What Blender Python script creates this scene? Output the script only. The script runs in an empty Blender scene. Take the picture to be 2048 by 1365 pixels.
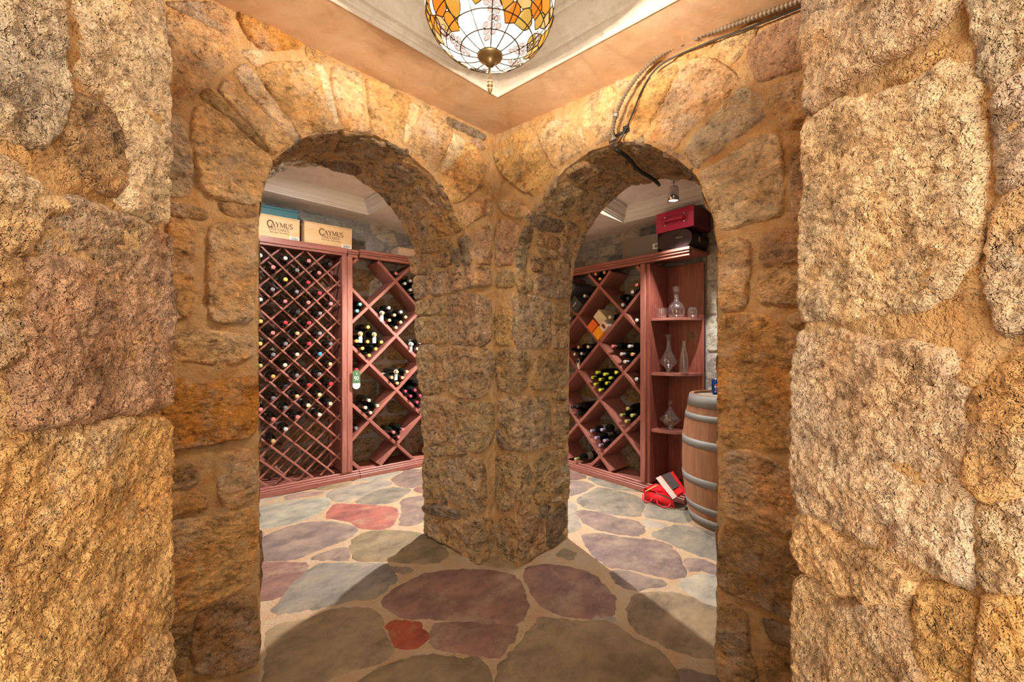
import bpy, bmesh, math, random
import numpy as np
from mathutils import Vector, Matrix
from mathutils.geometry import delaunay_2d_cdt

# ------------------------------------------------------------------ scene, camera, light
SC = bpy.context.scene
COL = SC.collection
EYE = 1.3
ANG = math.radians(45.5)
FW = np.array([math.cos(ANG), math.sin(ANG)])
RT = np.array([math.sin(ANG), -math.cos(ANG)])

cam_data = bpy.data.cameras.new('camera')
cam_data.sensor_fit = 'HORIZONTAL'
cam_data.sensor_width = 36.0
cam_data.lens = 36.0 * 810.0 / 2048.0
cam_data.shift_y = 10.5 / 2048.0
cam_data.clip_start = 0.02
cam = bpy.data.objects.new('camera', cam_data)
cam.location = (0, 0, EYE)
cam.rotation_euler = (math.radians(90), 0, ANG - math.radians(90))
COL.objects.link(cam)
SC.camera = cam

world = bpy.data.worlds.new('world')
world.use_nodes = True
world.node_tree.nodes['Background'].inputs[0].default_value = (1.0, 0.90, 0.72, 1)
world.node_tree.nodes['Background'].inputs[1].default_value = 3.9
SC.world = world

SC.view_settings.view_transform = 'Standard'
SC.view_settings.look = 'None'
SC.view_settings.gamma = 1.0
SC.view_settings.use_curve_mapping = False
SC.view_settings.exposure = 0.55

SC.cycles.use_denoising = True
SC.cycles.adaptive_threshold = 0.09
SC.cycles.adaptive_min_samples = 20
SC.cycles.max_bounces = 6
SC.cycles.diffuse_bounces = 3
SC.cycles.glossy_bounces = 3
SC.cycles.transmission_bounces = 3
SC.cycles.transparent_max_bounces = 16
SC.cycles.caustics_reflective = False
SC.cycles.caustics_refractive = False

LAMP_GLASS = 1.15       # glow of the white stained glass
LAMP_BULB = 150.0       # watts, the bulb inside the glass bowl
SPOT_MAIN = 430.0      # watts, spot behind the pillar
SPOT_SIDE = 78.0

# ------------------------------------------------------------------ traced outlines (millimetres on their own wall)
ST_A = [
 ('p',[129,2506,205,2558,281,2590,319,2560,325,2524,303,2495,245,2499,176,2503]),
 ('t',[127,2469,171,2488,240,2490,303,2486,330,2448,319,2416,245,2283,215,2229,180,2180,138,2141,124,2276]),
 ('o',[347,2602,393,2612,465,2611,569,2603,582,2593,542,2562,477,2522,422,2493,398,2502,369,2525,347,2563]),
 ('w',[352,2449,387,2477,428,2481,434,2446,416,2423,387,2421]),
 ('t',[207,2166,245,2199,292,2178,347,2137,404,2097,452,2075,460,2053,446,2000,428,1946,416,1874,369,1856,303,1859,250,1859,222,1896,212,2005,200,2088]),
 ('b',[222,2219,250,2263,297,2226,369,2169,443,2096,446,2085,393,2116,297,2187,240,2205]),
 ('t',[297,2307,336,2328,381,2281,452,2221,516,2174,532,2149,503,2118,465,2081,449,2105,369,2185,303,2241,281,2267]),
 ('w',[333,2366,369,2417,404,2373,465,2303,516,2246,559,2194,542,2170,490,2201,416,2269,358,2325]),
 ('y',[404,2411,452,2453,529,2498,603,2527,631,2497,660,2435,682,2361,708,2302,697,2275,624,2234,575,2200,539,2241,496,2285,452,2336,419,2373]),
 ('t',[689,2548,743,2573,823,2588,831,2535,843,2443,858,2331,806,2312,750,2299,727,2372,697,2459]),
 ('y',[852,2577,925,2594,1017,2593,1094,2583,1084,2526,1065,2430,1050,2320,979,2325,886,2336,873,2406,864,2501]),
 ('t',[1166,2550,1262,2552,1354,2531,1366,2487,1319,2393,1274,2303,1251,2249,1176,2299,1084,2327,1114,2431]),
 ('y',[1451,2488,1527,2464,1607,2408,1580,2297,1489,2190,1402,2119,1354,2116,1308,2190,1279,2234,1354,2309,1438,2414]),
 ('d',[1308,2580,1463,2582,1607,2580,1607,2552,1476,2537,1342,2545]),
 ('t',[1390,2081,1507,2154,1655,2229,1655,2112,1552,2071,1464,1991,1432,2027]),
 ('p',[1496,1959,1598,2019,1651,2046,1655,1805,1552,1786,1509,1819,1498,1886]),
 ('g',[136,2111,160,2130,174,2085,193,2036,204,1956,200,1870,182,1842,125,1832]),
 ('b',[132,1807,196,1814,249,1798,241,1769,182,1764,132,1766]),
 ('b',[280,1844,345,1850,406,1865,406,1819,345,1800,296,1809]),
 ('y',[132,1744,182,1759,211,1742,207,1629,204,1554,207,1460,196,1404,132,1392]),
 ('t',[253,1751,304,1771,397,1791,404,1721,401,1557,397,1414,371,1387,280,1387,253,1407,247,1540,249,1674]),
 ('t',[125,1349,226,1361,320,1349,397,1340,401,1264,345,1240,280,1217,226,1243,125,1255]),
 ('o',[125,1178,182,1184,241,1162,320,1176,406,1177,413,1089,406,967,371,941,288,935,211,929,125,935]),
 ('b',[125,881,196,876,226,841,218,796,182,786,125,800]),
 ('y',[125,782,211,770,241,743,249,693,196,699,125,697]),
 ('t',[280,869,304,893,388,893,406,803,401,701,345,676,296,680,280,733]),
 ('y',[125,679,196,676,288,658,362,661,393,653,410,555,397,468,393,378,354,353,280,345,211,338,125,350]),
 ('b',[211,310,280,326,354,333,401,313,410,206,415,29,362,28,280,50,211,104,196,196]),
 ('b',[119,317,167,312,204,313,196,233,182,129,119,156]),
 ('m',[1104,2568,1155,2562,1124,2469,1079,2356,1060,2354,1069,2432]),
 ('m',[1360,2518,1463,2490,1432,2412,1354,2314,1285,2259,1336,2380]),
 ('m',[620,2536,660,2545,693,2457,727,2317,716,2301,682,2391,645,2489]),
]
ST_NL = [
 ('w',[127,1708,13,1809,3,1723,-1,1652,-2,1564,3,1488,13,1479,42,1479,71,1479,79,1495,77,1534,87,1568,105,1600,129,1594,135,1613,129,1655]),
 ('g',[223,1624,170,1671,167,1626,163,1573,167,1530,187,1499,223,1495]),
 ('b',[159,1556,132,1572,105,1582,91,1559,83,1522,83,1494,105,1491,138,1495,156,1515]),
 ('p',[180,1426,138,1457,98,1459,37,1459,35,1436,50,1417,76,1402,119,1399,162,1395,178,1401]),
 ('p',[195,1372,167,1389,122,1392,71,1399,63,1414,28,1439,28,1462,-3,1458,-8,1394,-5,1295,-2,1246,3,1223,42,1221,105,1223,156,1222,199,1225,203,1265,202,1313]),
 ('b',[227,1380,206,1380,202,1361,205,1324,206,1288,227,1284]),
 ('t',[227,1470,197,1462,178,1452,159,1453,183,1430,197,1396,227,1387]),
 ('y',[227,1210,197,1210,153,1207,98,1203,42,1200,3,1191,-5,1134,-2,1042,-5,948,-2,894,23,890,67,896,95,899,126,898,227,972]),
 ('t',[-3,878,-10,772,98,868,59,883,23,883]),
]
ST_B = [
 ('y',[1851,2492,1701,2552,1617,2551,1550,2467,1486,2368,1437,2295,1401,2238,1461,2190,1525,2141,1631,2199,1760,2306,1851,2418]),
 ('t',[1512,2472,1401,2505,1320,2500,1275,2455,1232,2369,1211,2292,1253,2280,1320,2267,1389,2252,1449,2355]),
 ('t',[1180,2520,1129,2532,1034,2531,1016,2482,1034,2425,1025,2357,1043,2299,1110,2290,1180,2290,1200,2357,1211,2447]),
 ('y',[878,2467,806,2486,731,2486,724,2454,768,2395,821,2329,861,2262,886,2225,945,2247,997,2258,980,2307,945,2372,911,2436]),
 ('t',[717,2443,654,2472,581,2435,513,2352,486,2307,507,2284,556,2259,614,2222,660,2199,713,2163,735,2135,798,2171,853,2229,837,2268,787,2337,749,2393]),
 ('g',[478,2277,432,2224,389,2162,410,2134,466,2111,537,2079,607,2049,640,2022,660,2042,699,2104,650,2161,578,2215,522,2258]),
 ('p',[466,2387,443,2432,389,2446,273,2445,273,2262,312,2260,367,2269,427,2272,443,2318]),
 ('t',[389,2230,347,2235,273,2230,273,2061,302,2055,342,2070,367,2123,394,2183]),
 ('w',[627,2001,550,2024,489,2043,432,2067,367,2055,352,2025,349,1922,352,1801,367,1762,443,1761,513,1750,562,1753,575,1796,600,1884,627,1966]),
 ('p',[326,1986,273,1997,273,1735,321,1740,332,1856]),
 ('t',[1852,2170,1761,2183,1638,2125,1574,2076,1620,2036,1686,2051,1786,2109]),
 ('p',[1863,2045,1799,2072,1686,2034,1650,1996,1662,1917,1686,1835,1710,1787,1786,1789,1859,1795]),
 ('t',[558,1712,494,1715,455,1688,451,1626,463,1541,468,1455,503,1434,558,1442,562,1573]),
 ('p',[417,1696,361,1712,279,1696,279,1591,353,1593,409,1596,424,1631]),
 ('t',[429,1556,385,1583,279,1573,279,1450,361,1448,425,1457]),
 ('y',[558,1422,468,1425,393,1404,346,1356,304,1328,279,1170,279,960,346,938,451,922,544,916,565,1000,562,1201]),
 ('t',[338,1401,301,1417,272,1389,282,1354,330,1374]),
 ('t',[544,887,468,915,401,895,338,862,304,816,279,717,315,644,369,645,425,655,494,638,548,646,562,753]),
 ('b',[539,614,451,628,369,617,308,611,279,516,293,351,369,342,451,351,548,347,567,389,562,502]),
 ('b',[558,293,494,322,459,300,459,166,425,99,451,46,548,-2,576,62,567,198]),
 ('d',[417,301,361,319,312,316,279,271,346,244,393,248]),
 ('b',[409,183,346,226,304,222,279,140,369,86,409,108]),
 ('m',[1253,2429,1200,2404,1198,2356,1198,2313,1227,2375]),
]
ST_NR = [
 ('w',[13,1825,96,1751,169,1687,178,1662,182,1642,169,1635,143,1639,109,1646,83,1645,54,1640,21,1634,15,1690,10,1749]),
 ('y',[129,1609,151,1612,176,1612,179,1601,159,1599,138,1602]),
 ('w',[21,1623,69,1616,112,1595,143,1595,169,1589,185,1592,200,1570,204,1535,206,1498,204,1464,204,1426,200,1389,191,1360,169,1353,143,1344,99,1345,54,1339,17,1341,4,1365,8,1451,13,1542,13,1594]),
 ('w',[1,1315,38,1319,83,1313,121,1298,169,1301,191,1280,202,1251,204,1213,202,1162,204,1112,200,1070,182,1068,156,1068,127,1064,89,1065,46,1067,4,1060,-6,1110,-3,1206]),
 ('t',[-3,1042,26,1051,61,1046,83,1039,115,1046,143,1038,151,1031,141,1008,109,995,83,990,61,977,38,980,8,972,-6,995]),
 ('t',[-3,952,21,959,54,957,83,964,115,989,143,1001,156,978,161,945,156,899,4,762,-6,861]),
 ('g',[228,1530,247,1536,247,1446,230,1449,227,1490]),
 ('g',[210,1650,247,1617,247,1543,230,1540,216,1569]),
 ('t',[227,1431,247,1433,247,1323,230,1315,223,1360]),
 ('y',[212,1254,227,1277,247,1294,247,1178,221,1159,210,1165]),
 ('t',[214,1146,247,1169,247,1088,217,1068,210,1103]),
 ('y',[161,1034,182,1047,204,1047,208,1015,204,974,169,951,159,979]),
 ('y',[214,1053,247,1079,247,987,216,959]),
]
ST_PA = [
 ('b',[631,1917,491,1915,378,1902,378,1795,456,1786,631,1803]),
 ('b',[345,1892,224,1887,193,1817,288,1807,353,1821]),
 ('p',[456,1756,404,1779,209,1782,12,1772,-106,1777,-110,1688,-53,1664,47,1654,209,1648,387,1636,456,1657]),
 ('b',[631,1782,483,1779,474,1649,612,1620]),
 ('b',[621,1605,456,1617,296,1618,291,1509,456,1513,612,1516]),
 ('p',[264,1620,133,1627,-7,1606,-94,1587,-103,1480,-100,1336,-53,1304,75,1313,240,1309,264,1366]),
 ('b',[621,1496,456,1498,304,1481,280,1394,284,1323,456,1315,612,1331]),
 ('b',[602,1300,456,1310,378,1295,361,1203,320,1080,312,1004,456,982,593,971]),
 ('b',[345,1285,193,1300,5,1291,-94,1273,-106,1165,-65,1032,-7,989,133,982,272,1007,304,1109]),
 ('b',[583,950,404,965,217,949,224,837,224,678,387,645,574,628]),
 ('b',[111,946,-7,965,-106,947,-124,832,-94,701,-7,668,75,668,111,761]),
 ('b',[583,591,404,628,224,650,75,641,224,613,404,569,574,557]),
 ('b',[565,518,438,553,400,521,390,386,378,287,546,252,574,383]),
 ('b',[367,533,224,587,75,619,-7,619,-65,563,-65,323,-7,308,133,303,304,312,350,415]),
 ('d',[555,204,370,246,163,258,163,212,288,193,456,162,555,163]),
 ('b',[565,125,404,143,240,175,133,153,133,21,240,20,404,11,555,11]),
 ('b',[116,222,-7,264,-112,242,-124,170,-112,57,-7,-3,75,7,97,134]),
]
ST_PB = [
 ('b',[-186,1755,-94,1761,-33,1726,-33,1657,-106,1656,-179,1672]),
 ('b',[-18,1716,69,1740,107,1691,107,1629,6,1619]),
 ('p',[140,1731,300,1741,474,1732,466,1623,314,1611,147,1624]),
 ('p',[-18,1607,121,1608,257,1592,297,1525,285,1393,229,1292,69,1293,-18,1317,-28,1474]),
 ('y',[-186,1509,-81,1529,-40,1509,-40,1387,-45,1308,-159,1309,-186,1409]),
 ('b',[329,1560,450,1588,466,1457,329,1442]),
 ('b',[329,1430,466,1435,466,1290,321,1286]),
 ('b',[-162,1268,-30,1281,92,1257,97,1167,79,1053,-18,1022,-132,1031,-162,1119]),
 ('b',[154,1228,285,1253,466,1259,474,1034,314,1027,123,1032,136,1138]),
 ('p',[-148,977,44,1001,282,971,303,834,297,665,160,671,19,672,-81,729,-156,825]),
 ('d',[-159,795,-81,711,-18,679,-159,689]),
 ('b',[332,1000,466,999,474,940,332,953]),
 ('b',[347,923,490,918,490,662,404,637,332,669]),
 ('b',[-183,616,-43,655,44,626,54,515,-6,443,-18,349,-106,299,-170,343,-183,484]),
 ('b',[9,454,69,474,110,395,118,322,44,292,-3,336]),
 ('b',[150,599,300,626,482,612,490,267,344,297,174,315,136,406]),
 ('b',[-159,242,-18,267,1,181,-3,21,-94,26,-170,53]),
 ('b',[21,266,187,261,236,192,240,48,134,21,21,6,9,179]),
 ('d',[271,218,344,226,474,257,482,14,358,16,267,20]),
]
ST_SA = [
 ('b',[11550,167,10859,107,9800,60,9079,44,8835,101,8719,262,9233,435,10371,492,10943,492]),
 ('b',[8803,88,8112,63,7583,28,7320,41,7049,167,7360,302,7840,375,8189,384]),
 ('d',[8846,501,7852,441,7426,384,6984,473,7069,542,7830,551]),
 ('p',[6646,277,6731,135,6364,88,6074,139,5991,321,6182,435,6478,369]),
 ('b',[7065,72,6626,44,6056,38,5847,41,5987,91,6516,113]),
 ('b',[6928,441,6645,359,6157,466,6166,520,6600,529]),
 ('b',[6051,473,5994,280,5824,126,5610,167,5547,337,5718,514]),
 ('b',[5865,88,5523,41,4989,38,4798,16,5080,107,5532,139]),
 ('b',[5564,504,5437,280,5186,214,4844,315,5095,476]),
 ('y',[4652,309,4617,186,4675,0,4059,13,3982,113,4165,334]),
 ('b',[4022,451,3823,180,3388,151,3414,280,3554,463]),
 ('b',[5000,501,5005,425,4232,469,3483,514,3588,536,4356,532]),
 ('d',[3727,79,3692,3,2909,16,2777,41,2825,101]),
]
ST_SB = [
 ('b',[7949,36,8751,8,9504,0,9710,108,10283,188,10079,423,9338,379,8517,243,8086,144]),
 ('b',[6774,33,7598,25,7645,83,7675,221,7042,290,6877,138]),
 ('b',[6033,25,6629,30,6752,171,6882,337,6944,481,6315,464,5920,354,5893,138]),
 ('b',[7713,260,7964,384,7995,481,7469,497,7196,426]),
 ('b',[4816,47,5625,53,5684,163,5645,287,4987,265,4572,210,4566,122]),
 ('b',[4935,298,5691,357,6108,456,5521,453,4796,431,4555,357]),
 ('b',[3787,83,3769,166,3745,301,3410,312,3334,196,3356,124]),
 ('b',[3221,133,3269,323,2984,329,2980,171]),
 ('b',[2928,97,2882,301,2632,296,2658,105]),
 ('b',[2887,334,3459,445,2551,459,2604,334]),
 ('d',[4105,0,4298,94,4342,263,4033,285,3916,144,3924,25]),
 ('b',[4429,285,4302,426,3670,445,3649,345,4067,321]),
 ('d',[2991,0,3802,8,3812,50,2866,55,2648,28,2709,0]),
]
ST_F = [
 ('fl',[1319,3639,1371,3723,1582,3748,1869,3687,1879,3517,1733,3481,1533,3402,1406,3362,1324,3457]),
 ('fg',[1436,3323,1641,3447,1822,3440,1921,3256,1808,3185,1653,3094,1509,3170]),
 ('fk',[1052,3875,1206,3875,1345,3766,1282,3702,1170,3760,1047,3768]),
 ('fl',[815,3770,1012,3729,1301,3605,1256,3428,1149,3318,1038,3263,885,3261,757,3278,787,3542]),
 ('fr',[1293,3401,1444,3234,1618,2989,1543,2839,1437,2700,1346,2703,1268,2812,1246,2981,1146,3177]),
 ('fp',[679,3058,733,3154,891,3204,1040,3168,1170,3055,1235,2830,1141,2734,1001,2718,891,2712,799,2684,622,2837]),
 ('fp',[1741,3107,1943,3042,1690,2614,1518,2606,1476,2680,1598,2827]),
 ('fo',[1146,2685,1256,2737,1395,2634,1521,2442,1518,2225,1479,2073,1401,2053,1288,2139,1165,2298,1053,2421,1085,2571]),
 ('fp',[850,2630,974,2646,1072,2619,1045,2527,1008,2462]),
 ('fm',[595,2808,709,2708,825,2581,772,2495,697,2437,609,2331,518,2395]),
 ('fg',[545,2229,613,2305,713,2418,807,2503,889,2516,1011,2396,1167,2231,1139,2135,1122,2063,1029,2033,967,1983,870,2060,773,2101,665,2138]),
 ('fp',[1168,2196,1229,2111,1237,2080,1186,2071,1158,2144]),
 ('fm',[987,1938,1061,1978,1175,1984,1253,1995,1373,1932,1510,1810,1603,1660,1593,1574,1503,1430,1444,1369,1375,1337,1314,1366,1205,1503,1077,1645,1007,1730,976,1818,964,1893]),
 ('fo',[510,2123,654,2055,751,2039,841,1992,909,1901,895,1805,863,1679,835,1578,783,1573,682,1615,603,1638,514,1616,399,1729,451,1869,488,2033]),
 ('fx',[911,1759,958,1731,1022,1661,1003,1583,979,1540,923,1533,880,1587,892,1678]),
 ('fm',[1068,1603,1169,1518,1277,1381,1332,1319,1268,1283,1185,1263,1132,1254,1091,1329,1025,1419,977,1487]),
 ('fo',[759,1530,813,1521,896,1487,972,1424,1018,1343,1077,1296,1064,1221,998,1122,606,1507,710,1532]),
 ('fg',[2782,2048,2912,2084,3172,2102,3232,1956,3228,1795,3186,1661,3039,1584,2856,1528,2791,1592,2738,1727,2705,1921]),
 ('fp',[2603,1924,2696,1815,2708,1638,2768,1500,2712,1414,2629,1371,2556,1386,2497,1473,2449,1623,2476,1772]),
 ('fp',[3078,2434,3220,2314,3211,2171,2958,2125,2768,2189]),
 ('fl',[2710,2144,2716,2031,2530,1870,2379,1720,2207,1746]),
 ('fg',[3144,1611,3341,1560,3307,1357,3171,1199,2980,1246,2948,1315,2885,1491]),
 ('fl',[2839,1474,2872,1293,2764,1349,2738,1407]),
 ('fg',[2637,1322,2793,1292,2927,1247,2987,1102,2985,964,2612,843,2598,958,2611,1112,2640,1232]),
 ('fp',[2303,1641,2407,1569,2455,1424,2549,1300,2597,1191,2509,1083,2386,1003,2309,947,2224,992,2180,1103,2135,1239,2071,1301,2120,1422,2191,1542]),
 ('fp',[2483,1024,2549,959,2549,832,2460,803,2419,910,2375,953]),
 ('fp',[2056,1270,2109,1193,2135,1080,2167,989,2142,972,2062,1043,1976,1089,1954,1129,1990,1209]),
 ('fl',[2208,942,2370,892,2451,800,2147,701,2145,807,2170,894]),
 ('fm',[1661,1595,1725,1617,1820,1584,1908,1462,1940,1339,1892,1217,1834,1123,1750,1068,1679,1078,1606,1135,1547,1224,1527,1325,1581,1448]),
 ('fo',[1946,1060,2064,964,2126,864,2119,782,2121,692,1816,593,1736,673,1709,762,1706,871,1727,963,1802,1014,1890,1046]),
 ('fo',[1091,1195,1199,1216,1316,1244,1449,1286,1508,1212,1592,1108,1671,1030,1647,957,1645,876,1650,806,1625,734,1587,686,1475,644,1012,1098]),
 ('fp',[1624,688,1657,611,1695,553,1621,529,1513,635]),
 ('fo',[1965,1617,2075,1615,2057,1527,1981,1506]),
 ('fl',[1628,1123,1687,1091,1677,1079,1636,1093]),
 ('fl',[1685,1072,1707,1050,1688,1032,1666,1051]),
]
BOT_LATTICE=[[9,10,"s"],[10,9,"s"],[11,8,"p"],[12,7,"k"],[9,9,"p"],[10,8,"g"],[11,7,"p"],[9,8,"y"],[10,7,"r"],[9,7,"g"],[10,6,"r"],[8,8,"g"],[7,8,"s"],[8,7,"p"],[9,6,"p"],[10,5,"p"],[8,6,"k"],[9,5,"g"],[6,7,"y"],[7,6,"r"],[8,5,"r"],[8,4,"g"],[6,6,"p"],[7,5,"t"],[5,6,"y"],[6,5,"g"],[7,4,"r"],[8,3,"g"],[5,5,"g"],[6,4,"c"],[7,3,"b"],[4,5,"o"],[5,4,"c"],[4,4,"y"],[5,3,"g"],[6,2,"g"],[7,2,"t"],[4,3,"k"],[5,2,"r"],[6,1,"r"],[4,2,"t"],[5,1,"Y"],[3,3,"g"],[5,0,"c"],[3,2,"g"],[4,1,"c"],[2,3,"p"],[4,0,"c"],[2,2,"p"],[3,1,"p"],[2,1,"s"],[1,1,"t"]]
BOT_A=[["upper left edge bin of the left bin rack",[[0.904,1.676,"e"],[0.847,1.615,"e"]]],["tan",[[1.189,1.694,"s"],[1.12,1.635,"t"],[1.247,1.618,"t"],[1.309,1.653,"s"],[1.375,1.608,"t"],[1.186,1.558,"t"],[1.309,1.541,"t"],[1.258,1.486,"t"]]],["gold",[[0.974,1.489,"y"],[0.908,1.421,"y"],[1.046,1.417,"y"],[0.847,1.35,"y"],[0.973,1.345,"y"],[1.107,1.341,"y"],[0.92,1.278,"y"],[1.05,1.273,"y"],[0.983,1.203,"y"]]],["topmost",[[1.263,2.053,"p"]]],["upper bin beside pillar",[[1.417,1.988,"s"],[1.512,1.993,"s"],[1.342,1.932,"s"],[1.469,1.921,"s"],[1.408,1.869,"s"],[1.482,1.83,"s"]]],["middle bin beside pillar",[[1.422,1.305,"s"],[1.51,1.278,"s"],[1.539,1.333,"s"]]],["tagged",[[0.871,1.049,"r"]]],["five",[[1.272,1.03,"t"],[1.389,1.03,"t"],[1.213,0.968,"t"],[1.337,0.967,"t"],[1.281,0.903,"t"]]],["cream",[[0.987,0.756,"c"],[0.966,0.68,"c"],[1.085,0.685,"c"],[1.021,0.619,"c"]]],["pink",[[1.24,0.409,"p"],[1.346,0.421,"p"],[1.3,0.345,"p"]]],["lonegrey",[[0.888,0.456,"g"]]],["maroon",[[1.534,0.89,"m"],[1.37,0.818,"m"],[1.475,0.823,"m"],[1.417,0.755,"m"],[1.534,0.755,"m"],[1.485,0.685,"m"],[1.539,0.624,"m"]]]]
BOT_B=[["toptan",[[0.315,1.996,"t"],[0.372,1.991,"t"],[0.429,1.994,"t"],[0.36,1.947,"t"]]],["behindblack",[[0.212,1.802,"s"]]],["upright",[[0.809,1.82,"p"],[0.751,1.747,"s"],[0.642,1.744,"k"],[0.703,1.727,"k"],[0.682,1.688,"s"]]],["byboxes",[[0.514,1.578,"c"]]],["edge",[[0.818,1.535,"s"]]],["leftedge",[[-0.012,1.598,"s"]]],["leftlow",[[-0.001,1.269,"k"],[0.105,1.29,"t"],[0.233,1.295,"s"],[0.066,1.215,"c"],[0.154,1.224,"s"],[0.088,1.148,"k"]]],["midlow",[[0.542,1.299,"p"],[0.725,1.292,"s"],[0.646,1.224,"s"],[0.755,1.222,"t"],[0.682,1.152,"s"]]],["lime",[[0.357,1.034,"l"],[0.468,1.001,"l"],[0.575,1.023,"l"],[0.307,0.967,"l"],[0.41,0.972,"l"],[0.533,0.976,"l"],[0.351,0.92,"l"],[0.473,0.927,"l"],[0.394,0.867,"l"]]],["redge",[[0.821,1.002,"s"]]],["olive",[[0.711,0.711,"o"],[0.634,0.65,"o"],[0.768,0.654,"o"],[0.696,0.601,"o"]]],["dark",[[0.028,0.656,"k"],[0.1,0.678,"k"],[0.094,0.595,"k"]]],["lav",[[0.274,0.446,"v"],[0.41,0.481,"v"],[0.329,0.385,"v"],[0.442,0.379,"v"],[0.389,0.324,"v"]]],["olone",[[0.082,0.097,"o"]]]]
# ------------------------------------------------------------------ helpers
rng = random.Random(7)

def subpart(child, part):
    """hang a piece under the part that carries it (both already children of one thing)"""
    child.parent = part; child.matrix_parent_inverse = part.matrix_basis.inverted(); return child

def tag(o, label=None, cat=None, group=None, kind=None):
    if label: o['label'] = label
    if cat: o['category'] = cat
    if group: o['group'] = group
    if kind: o['kind'] = kind
    return o

def link(o, parent=None):
    COL.objects.link(o)
    if parent is not None:
        o.parent = parent
    return o

def empty(name, loc=(0, 0, 0), rz=0.0):
    o = bpy.data.objects.new(name, None)
    o.empty_display_size = 0.05
    o.location = loc
    o.rotation_euler = (0, 0, rz)
    COL.objects.link(o)
    return o

def mesh_obj(name, verts, faces, mat, parent=None, smooth=False, color=None, loc=None, matrix=None):
    me = bpy.data.meshes.new(name)
    me.from_pydata([tuple(map(float, v)) for v in verts], [], [tuple(map(int, f)) for f in faces])
    if smooth:
        me.polygons.foreach_set('use_smooth', [True] * len(me.polygons))
    me.validate(); me.materials.append(mat)
    me.update()
    return data_obj(name, me, parent, color, loc, matrix)

def data_obj(name, me, parent=None, color=None, loc=None, matrix=None):
    o = bpy.data.objects.new(name, me)
    if color is not None:
        o.color = (color[0], color[1], color[2], 1)
    COL.objects.link(o)
    if parent is not None:
        o.parent = parent
    if loc is not None:
        o.location = loc
    if matrix is not None:
        o.matrix_local = matrix
    return o

class MB:
    """collects shapes for ONE mesh"""
    def __init__(s): s.v = []; s.f = []
    def add(s, v, f):
        b = len(s.v); s.v += [tuple(p) for p in v]; s.f += [tuple(i + b for i in q) for q in f]; return s
    def box(s, x0, x1, y0, y1, z0, z1, M=None, bev=0.0):
        if bev > 0:
            bm = bmesh.new(); bmesh.ops.create_cube(bm, size=1)
            for v in bm.verts:
                v.co = Vector(((x0 + x1) / 2 + v.co.x * (x1 - x0), (y0 + y1) / 2 + v.co.y * (y1 - y0), (z0 + z1) / 2 + v.co.z * (z1 - z0)))
            bmesh.ops.bevel(bm, geom=bm.edges[:], offset=bev, segments=1, affect='EDGES')
            bm.verts.index_update()
            v = [p.co.copy() for p in bm.verts]; f = [[q.index for q in fc.verts] for fc in bm.faces]; bm.free()
        else:
            v = [Vector(p) for p in ((x0, y0, z0), (x1, y0, z0), (x1, y1, z0), (x0, y1, z0), (x0, y0, z1), (x1, y0, z1), (x1, y1, z1), (x0, y1, z1))]
            f = [(0, 3, 2, 1), (4, 5, 6, 7), (0, 1, 5, 4), (1, 2, 6, 5), (2, 3, 7, 6), (3, 0, 4, 7)]
        if M is not None: v = [M @ p for p in v]
        return s.add(v, f)
    def lathe(s, prof, n=20, M=None):
        v = []; f = []
        for r, z in prof:
            for k in range(n):
                a = 2 * math.pi * k / n
                v.append(Vector((r * math.cos(a), r * math.sin(a), z)))
        m = len(prof)
        for i in range(m - 1):
            for k in range(n):
                k2 = (k + 1) % n
                f.append((i * n + k, i * n + k2, (i + 1) * n + k2, (i + 1) * n + k))
        if prof[0][0] > 1e-4: f.append(tuple(range(n - 1, -1, -1)))
        if prof[-1][0] > 1e-4: f.append(tuple((m - 1) * n + k for k in range(n)))
        if M is not None: v = [M @ p for p in v]
        return s.add(v, f)
    def tube(s, pts, r, n=8, closed=False):
        pts = [Vector(p) for p in pts]; m = len(pts); v = []; f = []
        up = Vector((0, 0, 1))
        prev = None
        for i, p in enumerate(pts):
            a = pts[(i - 1) % m] if (closed or i > 0) else p
            b = pts[(i + 1) % m] if (closed or i < m - 1) else p
            t = (b - a).normalized() if (b - a).length > 1e-9 else Vector((1, 0, 0))
            if prev is None:
                ref = up if abs(t.z) < .9 else Vector((1, 0, 0))
                x = t.cross(ref).normalized()
            else:
                x = (prev - t * prev.dot(t)).normalized()
            prev = x
            y = t.cross(x)
            rr = r[i] if isinstance(r, (list, tuple)) else r
            for k in range(n):
                q = 2 * math.pi * k / n
                v.append(p + x * (rr * math.cos(q)) + y * (rr * math.sin(q)))
        for i in range(m if closed else m - 1):
            j = (i + 1) % m
            for k in range(n):
                k2 = (k + 1) % n
                f.append((i * n + k, i * n + k2, j * n + k2, j * n + k))
        if not closed:
            f.append(tuple(range(n - 1, -1, -1))); f.append(tuple((m - 1) * n + k for k in range(n)))
        return s.add(v, f)
    def prism(s, poly, z0, z1, M=None):
        n = len(poly)
        v = [Vector((p[0], p[1], z0)) for p in poly] + [Vector((p[0], p[1], z1)) for p in poly]
        f = [tuple(range(n - 1, -1, -1)), tuple(range(n, 2 * n))] + [(i, (i + 1) % n, n + (i + 1) % n, n + i) for i in range(n)]
        if M is not None: v = [M @ p for p in v]
        return s.add(v, f)
    def build(s, name, mat, parent=None, smooth=False, color=None, loc=None, matrix=None):
        return mesh_obj(name, s.v, s.f, mat, parent, smooth, color, loc, matrix)

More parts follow.
